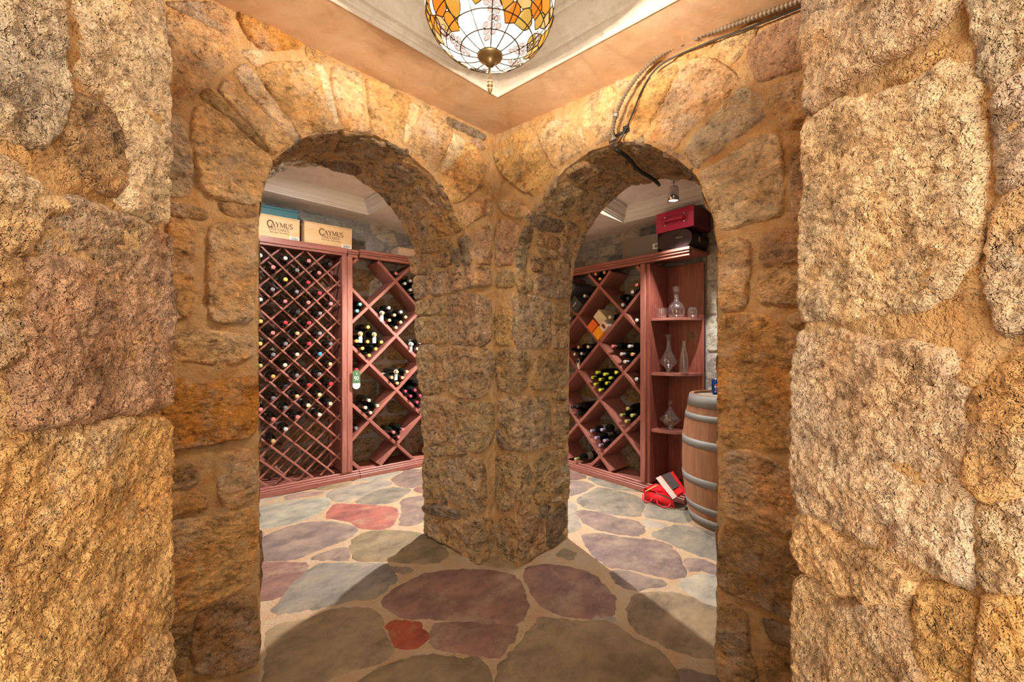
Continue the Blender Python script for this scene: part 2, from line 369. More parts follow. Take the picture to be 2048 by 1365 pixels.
# ---- vectorised gradient noise
_pr = np.random.RandomState(5)
_perm = _pr.permutation(256); _perm = np.concatenate([_perm, _perm, _perm])
_grad = _pr.normal(size=(256, 3)); _grad /= np.linalg.norm(_grad, axis=1)[:, None]
def noise3(p):
    p = np.asarray(p, float); i = np.floor(p).astype(int); f = p - i; i &= 255
    w = f * f * f * (f * (f * 6 - 15) + 10)
    r = 0
    for dx in (0, 1):
        for dy in (0, 1):
            for dz in (0, 1):
                h = _perm[_perm[_perm[(i[:, 0] + dx) & 255] + ((i[:, 1] + dy) & 255)] + ((i[:, 2] + dz) & 255)]
                g = _grad[h]
                d = g[:, 0] * (f[:, 0] - dx) + g[:, 1] * (f[:, 1] - dy) + g[:, 2] * (f[:, 2] - dz)
                r = r + d * (w[:, 0] if dx else 1 - w[:, 0]) * (w[:, 1] if dy else 1 - w[:, 1]) * (w[:, 2] if dz else 1 - w[:, 2])
    return r
def fbm(p, oct=4, gain=.5):
    p = np.asarray(p, float); a = 1; s = 0
    for k in range(oct):
        s = s + a * noise3(p + 17.3 * k); p = p * 2.03; a *= gain
    return s
def ridged(p, oct=3):
    p = np.asarray(p, float); a = 1; s = 0
    for k in range(oct):
        s = s + a * (1 - 2.2 * np.abs(noise3(p + 9.1 * k))); p = p * 2.1; a *= .5
    return s / 1.75

# ---- polygon helpers
def resample(P, step, closed=True):
    P = np.asarray(P, float)
    Q = np.vstack([P, P[:1]]) if closed else P
    d = np.linalg.norm(np.diff(Q, axis=0), axis=1); c = np.concatenate([[0], np.cumsum(d)])
    n = max(6, int(round(c[-1] / step)))
    t = np.linspace(0, c[-1], n + 1)
    if closed: t = t[:-1]
    return np.stack([np.interp(t, c, Q[:, 0]), np.interp(t, c, Q[:, 1])], 1)
def chaikin(P, it=2):
    P = np.asarray(P, float)
    for k in range(it):
        N = np.roll(P, -1, axis=0); c = .13 if k == 0 else .2
        P = np.stack([P * (1 - c) + N * c, P * c + N * (1 - c)], 1).reshape(-1, 2)
    return P
def grow_poly(P, g):
    """offset a counter-clockwise outline outwards by g"""
    a = np.roll(P, 1, axis=0); b = np.roll(P, -1, axis=0); t = b - a; L = np.linalg.norm(t, axis=1)[:, None] + 1e-9
    return P + np.c_[t[:, 1], -t[:, 0]] / L * g
def area(P):
    P = np.asarray(P); x, y = P[:, 0], P[:, 1]
    return .5 * np.sum(x * np.roll(y, -1) - np.roll(x, -1) * y)
def inside(P, q):
    P = np.asarray(P); A = P; B = np.roll(P, -1, axis=0); r = np.zeros(len(q), bool)
    for (x1, y1), (x2, y2) in zip(A, B):
        if y1 == y2: continue
        m = ((y1 > q[:, 1]) != (y2 > q[:, 1])) & (q[:, 0] < (x2 - x1) * (q[:, 1] - y1) / (y2 - y1) + x1)
        r ^= m
    return r
def edge_dist(P, q):
    A = np.asarray(P); B = np.roll(A, -1, axis=0); best = np.full(len(q), 1e9)
    for a, b in zip(A, B):
        ab = b - a; L = ab @ ab
        if L < 1e-14: continue
        t = np.clip(((q - a) @ ab) / L, 0, 1)
        d = np.hypot(q[:, 0] - a[0] - t * ab[0], q[:, 1] - a[1] - t * ab[1])
        best = np.minimum(best, d)
    return best
def fill_poly(B, res, rs):
    """triangulate a closed outline B with inner points every res"""
    lo = B.min(0); hi = B.max(0)
    xs = np.arange(lo[0], hi[0] + res, res); ys = np.arange(lo[1], hi[1] + res, res * .87)
    X, Y = np.meshgrid(xs, ys); X = X + (np.arange(len(ys)) % 2)[:, None] * res * .5
    q = np.stack([X.ravel(), Y.ravel()], 1) + rs.uniform(-.22, .22, (X.size, 2)) * res
    q = q[inside(B, q)]
    if len(q): q = q[edge_dist(B, q) > res * .55]
    allp = np.vstack([B, q]) if len(q) else B
    nb = len(B)
    r = delaunay_2d_cdt([Vector(p) for p in allp], [], [list(range(nb))], 1, 1e-6)
    V = np.array([(v.x, v.y) for v in r[0]]); F = [tuple(f) for f in r[2]]
    bd = [-1] * nb
    for k, orig in enumerate(r[3]):
        for o in orig:
            if o < nb: bd[o] = k
    return V, F, [b for b in bd if b >= 0]

def make_stone(name, poly, mapper, res, thick, parent, mat, color, seed, rough=1.0, rnd=.012, back=.025, wob=.004, layer=None, smooth_it=2, grow=0.0, iso=False):
    rs = np.random.RandomState(seed)
    P = np.asarray(poly, float).reshape(-1, 2)
    if area(P) < 0: P = P[::-1]
    P = chaikin(P, smooth_it)
    B = resample(P, res)
    if grow: B = resample(grow_poly(B, grow), res)
    o = rs.uniform(0, 200, 3)
    n1 = fbm(np.c_[B / .035, np.zeros(len(B))] + o, 4, .6); n2 = fbm(np.c_[B / .035, np.ones(len(B)) * 7] + o, 4, .6)
    B = B + np.c_[n1, n2] * wob * 1.6
    try:
        V, F, bd = fill_poly(B, res, rs)
    except Exception:
        return None
    if len(F) < 2: return None
    d = edge_dist(B, V); d[bd] = 0
    t = np.clip(d / rnd, 0, 1)
    h = thick * (np.sqrt(np.clip(1 - (1 - t) ** 2, 0, 1)) * .6 + .4 * t)
    fade = np.clip(d / (rnd * .9), 0, 1)
    a = layer if layer is not None else rs.uniform(-.6, .6)
    ca, sa = math.cos(a), math.sin(a)
    L = np.c_[V[:, 0] * ca + V[:, 1] * sa, -V[:, 0] * sa + V[:, 1] * ca]
    z0 = np.zeros(len(V))
    st = 1.0 if iso else rs.uniform(1.1, 2.4)
    big = fbm(np.c_[V / .10, z0] + o, 3, .55)
    lay = fbm(np.c_[L[:, 0] / (.05 * st), L[:, 1] / .05, z0] + o + 31, 4, .6) * 3.0
    ter = np.floor(lay) + sstep01((lay - np.floor(lay) - .72) / .28)          # split, stepped faces
    med = ridged(np.c_[L[:, 0] / (.022 * st), L[:, 1] / .024, z0] + o, 3)
    fine = fbm(np.c_[L[:, 0] / (.009 * st ** .5), L[:, 1] / .008, z0] + o, 3, .65)
    if iso: h = h + fade * rough * (.015 * big + .0035 * (ter - lay * .6) + .0042 * (med - .35) + .0056 * fine)
    else: h = h + fade * rough * (.017 * big + .0042 * (ter - lay * .55) + .0062 * (med - .35) + .0062 * fine)
    tilt = rs.uniform(-.04, .04, 2)
    c = V.mean(0); h = h + fade * rough * ((V - c) @ tilt)
    h = np.maximum(h, -.006)
    top = mapper(V[:, 0], V[:, 1], h)
    nb = len(bd)
    low = mapper(V[bd, 0], V[bd, 1], np.full(nb, -back))
    n0 = len(V)
    verts = np.vstack([top, top[bd], low])
    faces = list(F) + [(n0 + (i + 1) % nb, n0 + i, n0 + nb + i, n0 + nb + (i + 1) % nb) for i in range(nb)]
    return mesh_obj(name, verts, faces, mat, parent, True, color)
def sstep01(x):
    x = np.clip(x, 0, 1); return x * x * (3 - 2 * x)

def panel(poly, mapper, res, amp, seed, scale=.06, flat=False):
    """rough mortar skin over an outline"""
    rs = np.random.RandomState(seed)
    P = np.asarray(poly, float).reshape(-1, 2)
    if area(P) < 0: P = P[::-1]
    B = resample_keep(P, res)
    V, F, bd = fill_poly(B, res, rs)
    o = rs.uniform(0, 99, 3); z0 = np.zeros(len(V))
    h = amp * (fbm(np.c_[V / scale, z0] + o, 4) + .5 * fbm(np.c_[V / (scale * .25), z0] + o, 4, .6))
    return mapper(V[:, 0], V[:, 1], h), F
def resample_keep(P, step):
    out = []
    for a, b in zip(P, np.roll(P, -1, axis=0)):
        n = max(1, int(np.linalg.norm(b - a) / step))
        for k in range(n): out.append(a + (b - a) * k / n)
    return np.array(out)

def clip_half(P, m, n):
    """keep the side of polygon P where (p-m).n <= 0"""
    out = []; k = len(P)
    for i in range(k):
        a = P[i]; b = P[(i + 1) % k]
        da = (a[0] - m[0]) * n[0] + (a[1] - m[1]) * n[1]; db = (b[0] - m[0]) * n[0] + (b[1] - m[1]) * n[1]
        if da <= 0: out.append(a)
        if (da < 0 and db > 0) or (da > 0 and db < 0):
            t = da / (da - db); out.append((a[0] + (b[0] - a[0]) * t, a[1] + (b[1] - a[1]) * t))
    return out
def voronoi_fill(region, obstacles, spacing, seed, stretch=1.0, gap=.012, min_area=.004, clear=.5):
    """cells between traced stones: region polygon, obstacle polygons"""
    rs = random.Random(seed)
    R = np.asarray(region, float); lo = R.min(0); hi = R.max(0)
    obs = [np.asarray(o, float).reshape(-1, 2) for o in obstacles]
    bp = np.vstack([resample(o, spacing * .18) for o in obs]) if obs else np.zeros((0, 2))
    S = np.array([1.0, stretch])
    cand = np.array([(rs.uniform(lo[0], hi[0]), rs.uniform(lo[1], hi[1])) for _ in range(2500)])
    cand = cand[inside(R, cand)]
    for o in obs: cand = cand[~inside(o, cand)]
    if len(bp):
        cand = cand[[np.min(((bp - p) * S) ** 2 @ np.ones(2)) > (spacing * clear * .55) ** 2 for p in cand]]
    seeds = []
    for p in cand:
        if seeds and np.min(((np.array(seeds) - p) * S) ** 2 @ np.ones(2)) < (spacing * .8) ** 2: continue
        seeds.append(p)
    out = []
    sites = np.vstack([np.array(seeds), bp]) if seeds else bp
    for i, p in enumerate(seeds):
        ps = p * S
        cell = [tuple(ps + np.array(q) * spacing * 1.1) for q in ((-1, -1), (1, -1), (1, 1), (-1, 1))]
        for j, q in enumerate(sites):
            if j == i: continue
            qs = q * S; d = qs - ps; L = np.hypot(*d)
            if L > spacing * 2.6 or L < 1e-9: continue
            n = d / L
            m = ps + d * .5 - n * gap * .5 if j < len(seeds) else qs - n * gap
            cell = clip_half(cell, m, n)
            if len(cell) < 3: break
        if len(cell) < 3: continue
        cell = np.array(cell) / S
        # clip to the region's box
        for m, n in (((lo[0], 0), (-1, 0)), ((hi[0], 0), (1, 0)), ((0, lo[1]), (0, -1)), ((0, hi[1]), (0, 1))):
            cell = clip_half([tuple(c) for c in cell], m, n)
            if len(cell) < 3: break
        if len(cell) < 3: continue
        if abs(area(cell)) < min_area: continue
        out.append(np.array(cell))
    return out
def courses(s0, s1, z0, z1, seed, hmin=.1, hmax=.22, wmin=.16, wmax=.42, gap=.014):
    rs = random.Random(seed); out = []; z = z0
    while z < z1 - .03:
        h = min(rs.uniform(hmin, hmax), z1 - z)
        if z1 - z - h < .06: h = z1 - z
        s = s0 - rs.uniform(0, .1)
        while s < s1:
            w = rs.uniform(wmin, wmax); a = max(s, s0); b = min(s + w, s1)
            if b - a > .05:
                j = lambda: rs.uniform(-.01, .01)
                out.append(np.array([(a + gap + j() * .4, z + gap + j() * .5), ((a + b) / 2, z + gap + j()), (b - gap + j() * .4, z + gap + j() * .5), (b - gap, z + h / 2 + j()),
                                     (b - gap + j() * .4, z + h - gap + j() * .5), ((a + b) / 2, z + h - gap + j()), (a + gap + j() * .4, z + h - gap + j() * .5), (a + gap, z + h / 2 + j())]))
            s += w
        z += h
    return out

# ------------------------------------------------------------------ materials
def new_mat(name):
    m = bpy.data.materials.new(name); m.use_nodes = True
    nt = m.node_tree; b = nt.nodes['Principled BSDF']
    return m, nt, b
def N(nt, t, **kw):
    n = nt.nodes.new(t)
    for k, v in kw.items():
        if k.startswith('i_'): n.inputs[int(k[2:])].default_value = v
        else: setattr(n, k, v)
    return n
def noise_node(nt, vec, scale, detail=4, rough=.55, dist=0.0):
    n = nt.nodes.new('ShaderNodeTexNoise')
    n.inputs['Scale'].default_value = scale; n.inputs['Detail'].default_value = detail
    n.inputs['Roughness'].default_value = rough; n.inputs['Distortion'].default_value = dist
    nt.links.new(vec, n.inputs['Vector']); return n.outputs['Fac']
def ramp(nt, fac, stops):
    r = nt.nodes.new('ShaderNodeValToRGB'); e = r.color_ramp.elements
    while len(e) < len(stops): e.new(.5)
    for k, (p, c) in enumerate(stops):
        e[k].position = p; e[k].color = (c, c, c, 1) if isinstance(c, (int, float)) else (*c, 1)
    nt.links.new(fac, r.inputs[0]); return r.outputs[0]
def mix(nt, fac, a, b, mode='MIX'):
    n = nt.nodes.new('ShaderNodeMix'); n.data_type = 'RGBA'; n.blend_type = mode
    for s, v in ((n.inputs[0], fac), (n.inputs[6], a), (n.inputs[7], b)):
        if isinstance(v, (int, float)): s.default_value = v
        elif isinstance(v, tuple): s.default_value = (*v, 1) if len(v) == 3 else v
        else: nt.links.new(v, s)
    return n.outputs[2]
def bump(nt, b, hgt, strength, dist, prev=None):
    n = nt.nodes.new('ShaderNodeBump'); n.inputs['Strength'].default_value = strength; n.inputs['Distance'].default_value = dist
    nt.links.new(hgt, n.inputs['Height'])
    if prev is not None: nt.links.new(prev, n.inputs['Normal'])
    nt.links.new(n.outputs[0], b.inputs['Normal']); return n.outputs[0]
def obj_vec(nt, rand=True, scale=None):
    tc = nt.nodes.new('ShaderNodeTexCoord'); v = tc.outputs['Object']
    if scale:
        m = nt.nodes.new('ShaderNodeVectorMath'); m.operation = 'MULTIPLY'; m.inputs[1].default_value = scale
        nt.links.new(v, m.inputs[0]); v = m.outputs[0]
    if rand:
        oi = nt.nodes.new('ShaderNodeObjectInfo'); a = nt.nodes.new('ShaderNodeVectorMath'); a.operation = 'MULTIPLY_ADD'
        a.inputs[1].default_value = (37.0, 53.0, 71.0)
        c = nt.nodes.new('ShaderNodeCombineXYZ')
        for k in range(3): nt.links.new(oi.outputs['Random'], c.inputs[k])
        nt.links.new(c.outputs[0], a.inputs[0]); nt.links.new(v, a.inputs[2]); v = a.outputs[0]
    return v

def stone_material(name, ochre=.5, speck=.5, fine=90.0, stain=(.50, .36, .20), bs=.55, bd=.006, crack=.5, stretch=1.5, pale=.4, rust=.35, low=.56, slo=.56):
    m, nt, b = new_mat(name)
    v = obj_vec(nt); oi = nt.nodes.new('ShaderNodeObjectInfo'); base = oi.outputs['Color']
    vs = obj_vec(nt, True, (1.0, 1.0, stretch))
    n1 = noise_node(nt, vs, 12, 6, .74)
    c = mix(nt, 1.0, base, ramp(nt, n1, [(.28 if low > .5 else .34, (low, low * .95, low * .9)), (.48, (1.0, 1.0, 1.0)), (.56, (1.12, 1.10, 1.05)), (.74, (1.5, 1.46, 1.36))]), 'MULTIPLY')
    n2 = noise_node(nt, v, 7, 4, .68)
    c = mix(nt, ramp(nt, n2, [(.46, 0.0), (.64, ochre)]), c, mix(nt, 1.0, c, tuple(min(3, k * 2.2) for k in stain), 'MULTIPLY'))
    n5 = noise_node(nt, v, 5, 5, .68)
    c = mix(nt, ramp(nt, n5, [(.52, 0.0), (.66, pale)]), c, (.60, .55, .49))
    n6 = noise_node(nt, v, 8.5, 5, .70)
    c = mix(nt, ramp(nt, n6, [(.58, 0.0), (.72, rust)]), c, (.58, .29, .13))
    n3 = noise_node(nt, vs, 32, 4, .76)
    c = mix(nt, ramp(nt, n3, [(slo, 0.0), (slo + .12, speck)]), c, mix(nt, 1.0, c, (.26, .23, .21), 'MULTIPLY'))
    n3b = noise_node(nt, v, 60, 3, .76)
    c = mix(nt, ramp(nt, n3b, [(.56, 0.0), (.69, .55)]), c, mix(nt, 1.0, c, (1.7, 1.66, 1.56), 'MULTIPLY'))
    n4 = noise_node(nt, vs, 5, 4, .64, .8)
    c = mix(nt, ramp(nt, n4, [(.488, 0.0), (.5, crack), (.512, 0.0)]), c, mix(nt, 1.0, c, (.30, .26, .22), 'MULTIPLY'))
    nt.links.new(c, b.inputs['Base Color'])
    b.inputs['Roughness'].default_value = .82; b.inputs['Specular IOR Level'].default_value = .25
    f1 = noise_node(nt, vs, fine, 3, .76)
    f2 = noise_node(nt, vs, fine * .3, 4, .72)
    p = bump(nt, b, f2, bs, bd * 3.4)
    bump(nt, b, f1, bs * 1.4, bd * 1.6, p)
    return m
M_STONE = stone_material('rough_sandstone', speck=.7, bs=.75, rust=.25, low=.46, slo=.54)
M_NEAR = stone_material('rough_sandstone_close', .4, .6, 140.0, bs=.8, bd=.0052, stretch=1.0, crack=.45, pale=.42, rust=.4, low=.5, slo=.545)
M_DARK = stone_material('brown_fieldstone', .4, .85, 80.0, (.56, .38, .18), bs=.9, pale=.28, rust=.3, low=.36, slo=.52)
M_GREY = stone_material('grey_fieldstone', .12, .5, 60.0, pale=.2, rust=0.0)

def mortar_material(name, col, col2, scale=12, bs=.5):
    m, nt, b = new_mat(name)
    v = obj_vec(nt, False)
    n = noise_node(nt, v, scale, 4, .65)
    c = mix(nt, ramp(nt, n, [(.35, 0.0), (.68, 1.0)]), col, col2)
    n2 = noise_node(nt, v, scale * 6, 3, .7)
    c = mix(nt, ramp(nt, n2, [(.58, 0.0), (.75, .55)]), c, mix(nt, 1.0, c, (.45, .4, .34), 'MULTIPLY'))
    nt.links.new(c, b.inputs['Base Color']); b.inputs['Roughness'].default_value = .92; b.inputs['Specular IOR Level'].default_value = .15
    g2 = noise_node(nt, v, 28, 4, .7)
    p = bump(nt, b, g2, .8, .016)
    g = noise_node(nt, v, 120, 3, .78)
    bump(nt, b, g, bs * 1.4, .008, p)
    return m
M_MORTAR = mortar_material('sandy_mortar', (.58, .40, .22), (.60, .335, .135), 14, .7)
M_MORTAR_GREY = mortar_material('grey_mortar', (.34, .33, .31), (.24, .24, .24))
M_GROUT = mortar_material('floor_grout', (.42, .32, .22), (.42, .265, .155), 8)

def flag_material():
    m, nt, b = new_mat('flagstone')
    v = obj_vec(nt); oi = nt.nodes.new('ShaderNodeObjectInfo')
    vs = obj_vec(nt, True, (1.0, 1.6, 1.0))
    n1 = noise_node(nt, vs, 5.5, 6, .70)
    c = mix(nt, 1.0, oi.outputs['Color'], ramp(nt, n1, [(.3, (.58, .58, .60)), (.5, (1, 1, 1)), (.7, (1.4, 1.34, 1.2))]), 'MULTIPLY')
    n2 = noise_node(nt, v, 6, 6, .72)
    c = mix(nt, ramp(nt, n2, [(.50, 0.0), (.72, .55)]), c, (.36, .27, .18))
    n3 = noise_node(nt, vs, 40, 4, .75)
    c = mix(nt, ramp(nt, n3, [(.58, 0.0), (.8, .4)]), c, mix(nt, 1.0, c, (1.6, 1.55, 1.45), 'MULTIPLY'))
    nt.links.new(c, b.inputs['Base Color']); b.inputs['Roughness'].default_value = .72; b.inputs['Specular IOR Level'].default_value = .2
    p = bump(nt, b, n1, .35, .012)
    bump(nt, b, noise_node(nt, vs, 45, 4, .7), .3, .004, p)
    return m
M_FLAG = flag_material()

def wood_material(name, col, dark, scale=1.0, rough=.42):
    m, nt, b = new_mat(name)
    v = obj_vec(nt, True, (2.2 * scale, 26 * scale, 26 * scale))
    n = noise_node(nt, v, 1.6, 5, .6, .5)
    c = mix(nt, ramp(nt, n, [(.3, 0.0), (.68, 1.0)]), dark, col)
    n2 = noise_node(nt, v, 7, 4, .6)
    c = mix(nt, ramp(nt, n2, [(.5, 0.0), (.75, .5)]), c, mix(nt, 1.0, c, (.55, .5, .5), 'MULTIPLY'))
    nt.links.new(c, b.inputs['Base Color']); b.inputs['Roughness'].default_value = rough
    bump(nt, b, n2, .12, .002)
    return m
M_WOOD = wood_material('mahogany', (.385, .152, .122), (.23, .075, .058))
M_WOODV = wood_material('mahogany_panel', (.30, .088, .062), (.16, .042, .03))
M_PINE = wood_material('pine_crate', (.74, .52, .28), (.66, .42, .20), .7, .6)
M_PINE2 = wood_material('pale_crate', (.72, .55, .42), (.66, .46, .34), .7, .6)

def plain(name, col, rough=.5, metal=0.0, spec=.5, trans=0.0, emis=None, es=0.0, ior=1.45):
    m, nt, b = new_mat(name)
    b.inputs['Base Color'].default_value = (*col, 1); b.inputs['Roughness'].default_value = rough
    b.inputs['Metallic'].default_value = metal; b.inputs['Specular IOR Level'].default_value = spec
    b.inputs['Transmission Weight'].default_value = trans; b.inputs['IOR'].default_value = ior
    if emis: b.inputs['Emission Color'].default_value = (*emis, 1); b.inputs['Emission Strength'].default_value = es
    v = obj_vec(nt, False); n = noise_node(nt, v, 60, 3)
    if trans == 0: bump(nt, b, n, .04, .001)
    return m
def tinted(name, rough=.4, metal=0.0, es=0.0):
    """colour comes from the object"""
    m, nt, b = new_mat(name)
    oi = nt.nodes.new('ShaderNodeObjectInfo'); nt.links.new(oi.outputs['Color'], b.inputs['Base Color'])
    b.inputs['Roughness'].default_value = rough; b.inputs['Metallic'].default_value = metal
    if es:
        nt.links.new(oi.outputs['Color'], b.inputs['Emission Color']); b.inputs['Emission Strength'].default_value = es
    return m
M_BOTTLE = plain('dark_bottle_glass', (.006, .008, .006), .06, 0, .6)
M_CAP = tinted('capsule_foil', .32, .15)
M_PAPER = tinted('printed_paper', .7)
M_GLASS, _nt, _b = new_mat('clear_glass')
_t = _nt.nodes.new('ShaderNodeBsdfTransparent'); _t.inputs[0].default_value = (.96, .965, .965, 1)
_g = _nt.nodes.new('ShaderNodeBsdfGlossy'); _g.inputs['Color'].default_value = (1, 1, 1, 1); _g.inputs['Roughness'].default_value = .06
_w = _nt.nodes.new('ShaderNodeLayerWeight'); _w.inputs[0].default_value = .5
_p = _nt.nodes.new('ShaderNodeMath'); _p.operation = 'POWER'; _p.inputs[1].default_value = 3.0; _nt.links.new(_w.outputs['Facing'], _p.inputs[0])
_l = _nt.nodes.new('ShaderNodeMath'); _l.operation = 'MULTIPLY_ADD'; _l.inputs[1].default_value = .5; _l.inputs[2].default_value = .05; _nt.links.new(_p.outputs[0], _l.inputs[0])
_m = _nt.nodes.new('ShaderNodeMixShader')
_nt.links.new(_l.outputs[0], _m.inputs[0]); _nt.links.new(_t.outputs[0], _m.inputs[1]); _nt.links.new(_g.outputs[0], _m.inputs[2])
_d = _nt.nodes.new('ShaderNodeBsdfDiffuse'); _d.inputs[0].default_value = (.9, .92, .92, 1); _m2 = _nt.nodes.new('ShaderNodeMixShader'); _m2.inputs[0].default_value = .012
_nt.links.new(_m.outputs[0], _m2.inputs[1]); _nt.links.new(_d.outputs[0], _m2.inputs[2]); _nt.links.new(_m2.outputs[0], _nt.nodes['Material Output'].inputs[0])
M_WHITE = plain('white_paint', (.78, .76, .72), .55)
M_INK = plain('printed_ink', (.10, .045, .02), .7)
M_BRASS = plain('aged_brass', (.46, .36, .18), .38, .85)
M_LEAD = plain('lead_came', (.09, .075, .05), .5, .6)
M_STEEL = plain('galvanised_steel', (.34, .34, .33), .5, .55)
M_HOOP = plain('weathered_hoop_steel', (.23, .23, .225), .6, .25)
M_CONDUIT = plain('bronze_conduit', (.36, .30, .23), .45, .6)
M_CHROME = plain('brushed_nickel', (.62, .62, .62), .22, 1.0)
M_BLACK = plain('black_plastic', (.014, .014, .014), .4)

def plaster_material(name, a, bcol, scale):
    m, nt, b = new_mat(name)
    v = obj_vec(nt, False)
    n = noise_node(nt, v, scale, 7, .66, .7)
    c = mix(nt, ramp(nt, n, [(.36, 0.0), (.64, 1.0)]), a, bcol)
    n2 = noise_node(nt, v, scale * 5, 6, .7, .8)
    c = mix(nt, ramp(nt, n2, [(.56, 0.0), (.70, .5)]), c, mix(nt, 1.0, c, (1.4, 1.38, 1.34), 'MULTIPLY'))
    n3 = noise_node(nt, v, scale * 2.2, 6, .72)
    c = mix(nt, ramp(nt, n3, [(.54, 0.0), (.70, .45)]), c, mix(nt, 1.0, c, (.62, .56, .5), 'MULTIPLY'))
    nt.links.new(c, b.inputs['Base Color']); b.inputs['Roughness'].default_value = .8
    bump(nt, b, n2, .3, .004)
    return m
M_PLASTER = plaster_material('stained_plaster', (.74, .52, .34), (.66, .40, .225), 4)
M_CONCRETE = plaster_material('pinkish_concrete', (.82, .77, .74), (.72, .65, .62), 3)
M_GREYMOULD = plain('grey_white_moulding', (.80, .78, .75), .6)
M_CREAM = plaster_material('cream_moulding', (.80, .76, .70), (.72, .65, .57), 9)

PAL = dict(t=(.67, .445, .245), y=(.655, .40, .175), o=(.56, .28, .07), g=(.57, .445, .32), p=(.52, .335, .21), b=(.45, .285, .145), d=(.26, .185, .12),
           w=(.75, .555, .375), m=(.72, .58, .40),
           fp=(.178, .126, .110), fm=(.18, .099, .082), fr=(.29, .105, .085), fx=(.27, .065, .035), fo=(.20, .146, .092), fg=(.175, .152, .125), fl=(.25, .222, .182), fk=(.29, .18, .145))
DARKPAL = dict(b=(.48, .335, .195), d=(.30, .225, .155), p=(.50, .355, .24), y=(.58, .39, .19))
def vary(c, r, k=.10):
    f = 1 + r.uniform(-k, k)
    return tuple(max(0, x * f * (1 + r.uniform(-.03, .03))) for x in c)
def polys(L): return [(c, np.array(l, float).reshape(-1, 2) / 1000.0) for c, l in L]
# ------------------------------------------------------------------ surfaces the stones sit on
VA, UB = 1.87, 1.69            # faces of the two arched walls
TA, TB = .57, .50              # their thickness
PA_F = np.array([(1.549,0),(1.549,.8),(1.549,1.578),(1.51,1.846),(1.462,1.984),(1.355,2.106),(1.23,2.23),(1.055,2.309),(.872,2.332),(.75,2.299),(.649,2.247),(.561,2.181),(.461,2.057),(.436,1.994),(.418,1.889),(.413,1.787),(.413,1.0),(.42,0)])
PA_B = np.array([(1.542,0),(1.535,.8),(1.51,1.578),(1.485,1.86),(1.455,1.98),(1.36,2.135),(1.238,2.259),(1.04,2.344),(.874,2.343),(.78,2.325),(.694,2.288),(.594,2.227),(.5,2.12),(.46,2.03),(.43,1.9),(.42,1.8),(.42,1.),(.42,0)])
PB_F = np.array([(1.675,0),(1.68,.8),(1.682,1.55),(1.653,1.863),(1.593,2.025),(1.461,2.133),(1.339,2.227),(1.166,2.273),(.998,2.258),(.91,2.225),(.849,2.191),(.727,2.088),(.649,1.994),(.616,1.897),(.582,1.8),(.569,1.679),(.569,1.),(.569,0)])
PB_B = np.array([(1.69,0),(1.688,.8),(1.67,1.6),(1.635,1.86),(1.575,1.99),(1.435,2.147),(1.33,2.21),(1.22,2.259),(1.041,2.242),(.928,2.209),(.836,2.171),(.74,2.10),(.66,2.0),(.62,1.9),(.59,1.8),(.57,1.68),(.569,1.),(.569,0)])
def cum(P):
    return np.concatenate([[0], np.cumsum(np.linalg.norm(np.diff(P, axis=0), axis=1))])
def map_a(s, t, h): return np.stack([s, VA - h, t], 1)
def map_b(s, t, h): return np.stack([UB - h, s, t], 1)
def map_f(s, t, h): return np.stack([s, t, h], 1)
def line_map(p, e, n):
    p, e, n = np.array(p), np.array(e), np.array(n)
    def f(s, t, h): return np.stack([p[0] + e[0] * s + n[0] * h, p[1] + e[1] * s + n[1] * h, t], 1)
    return f
NL_P, NL_E = np.array([0.0528687, 0.76543077]), np.array([-0.59271756, -0.80541039])
NR_P, NR_E = np.array([0.72539408, 0.12837646]), np.array([-0.61209195, -0.7907866])
NL_N = np.array([-NL_E[1], NL_E[0]]); NL_N = NL_N if NL_N @ RT > 0 else -NL_N
NR_N = np.array([-NR_E[1], NR_E[0]]); NR_N = NR_N if NR_N @ RT < 0 else -NR_N
map_nl = line_map(NL_P, NL_E, NL_N); map_nr = line_map(NR_P, NR_E, NR_N)
def sstep(x): x = np.clip(x, 0, 1); return x * x * (3 - 2 * x)
def map_pa(s, t, h):
    w = sstep((s + .025) / .05); nx = -w; ny = -(1 - w); L = np.hypot(nx, ny)
    d = np.maximum(s, 0); k = np.clip(d / TA, 0, 1); i = slice(0, 9)
    u0 = (1 - k) * np.interp(t, PA_F[i, 1], PA_F[i, 0]) + k * np.interp(t, PA_B[i, 1], PA_B[i, 0])
    return np.stack([u0 - np.minimum(s, 0) + nx / L * h, VA + d + ny / L * h, t], 1)
def map_pb(s, t, h):
    w = sstep((s + .025) / .05); ny = -w; nx = -(1 - w); L = np.hypot(nx, ny)
    d = np.maximum(s, 0); k = np.clip(d / TB, 0, 1); i = slice(0, 8)
    v0 = (1 - k) * np.interp(t, PB_F[i, 1], PB_F[i, 0]) + k * np.interp(t, PB_B[i, 1], PB_B[i, 0])
    return np.stack([UB + d + nx / L * h, v0 - np.minimum(s, 0) + ny / L * h, t], 1)
def soffit_map(F, B, T, which):
    c = cum(F)
    def pos(q, w):
        fx, fz = np.interp(q, c, F[:, 0]), np.interp(q, c, F[:, 1]); bx, bz = np.interp(q, c, B[:, 0]), np.interp(q, c, B[:, 1])
        return fx * (1 - w) + bx * w, fz * (1 - w) + bz * w
    def f(s, t, h):
        w = np.clip(t / T, 0, 1)
        x, z = pos(s, w); x1, z1 = pos(s + .02, w); x0, z0 = pos(s - .02, w)
        tx, tz = x1 - x0, z1 - z0; L = np.hypot(tx, tz) + 1e-9
        x = x - tz / L * h; z = z + tx / L * h
        if which == 'A': return np.stack([x, VA + t, z], 1)
        return np.stack([UB + t, x, z], 1)
    return f
map_sa = soffit_map(PA_F, PA_B, TA, 'A'); map_sb = soffit_map(PB_F, PB_B, TB, 'B')
def q_to_len(L, F):
    c = cum(F); out = []
    for k, p in L:
        q = p.copy(); q[:, 0] = np.interp(p[:, 0], np.arange(len(F)), c); out.append((k, q))
    return out

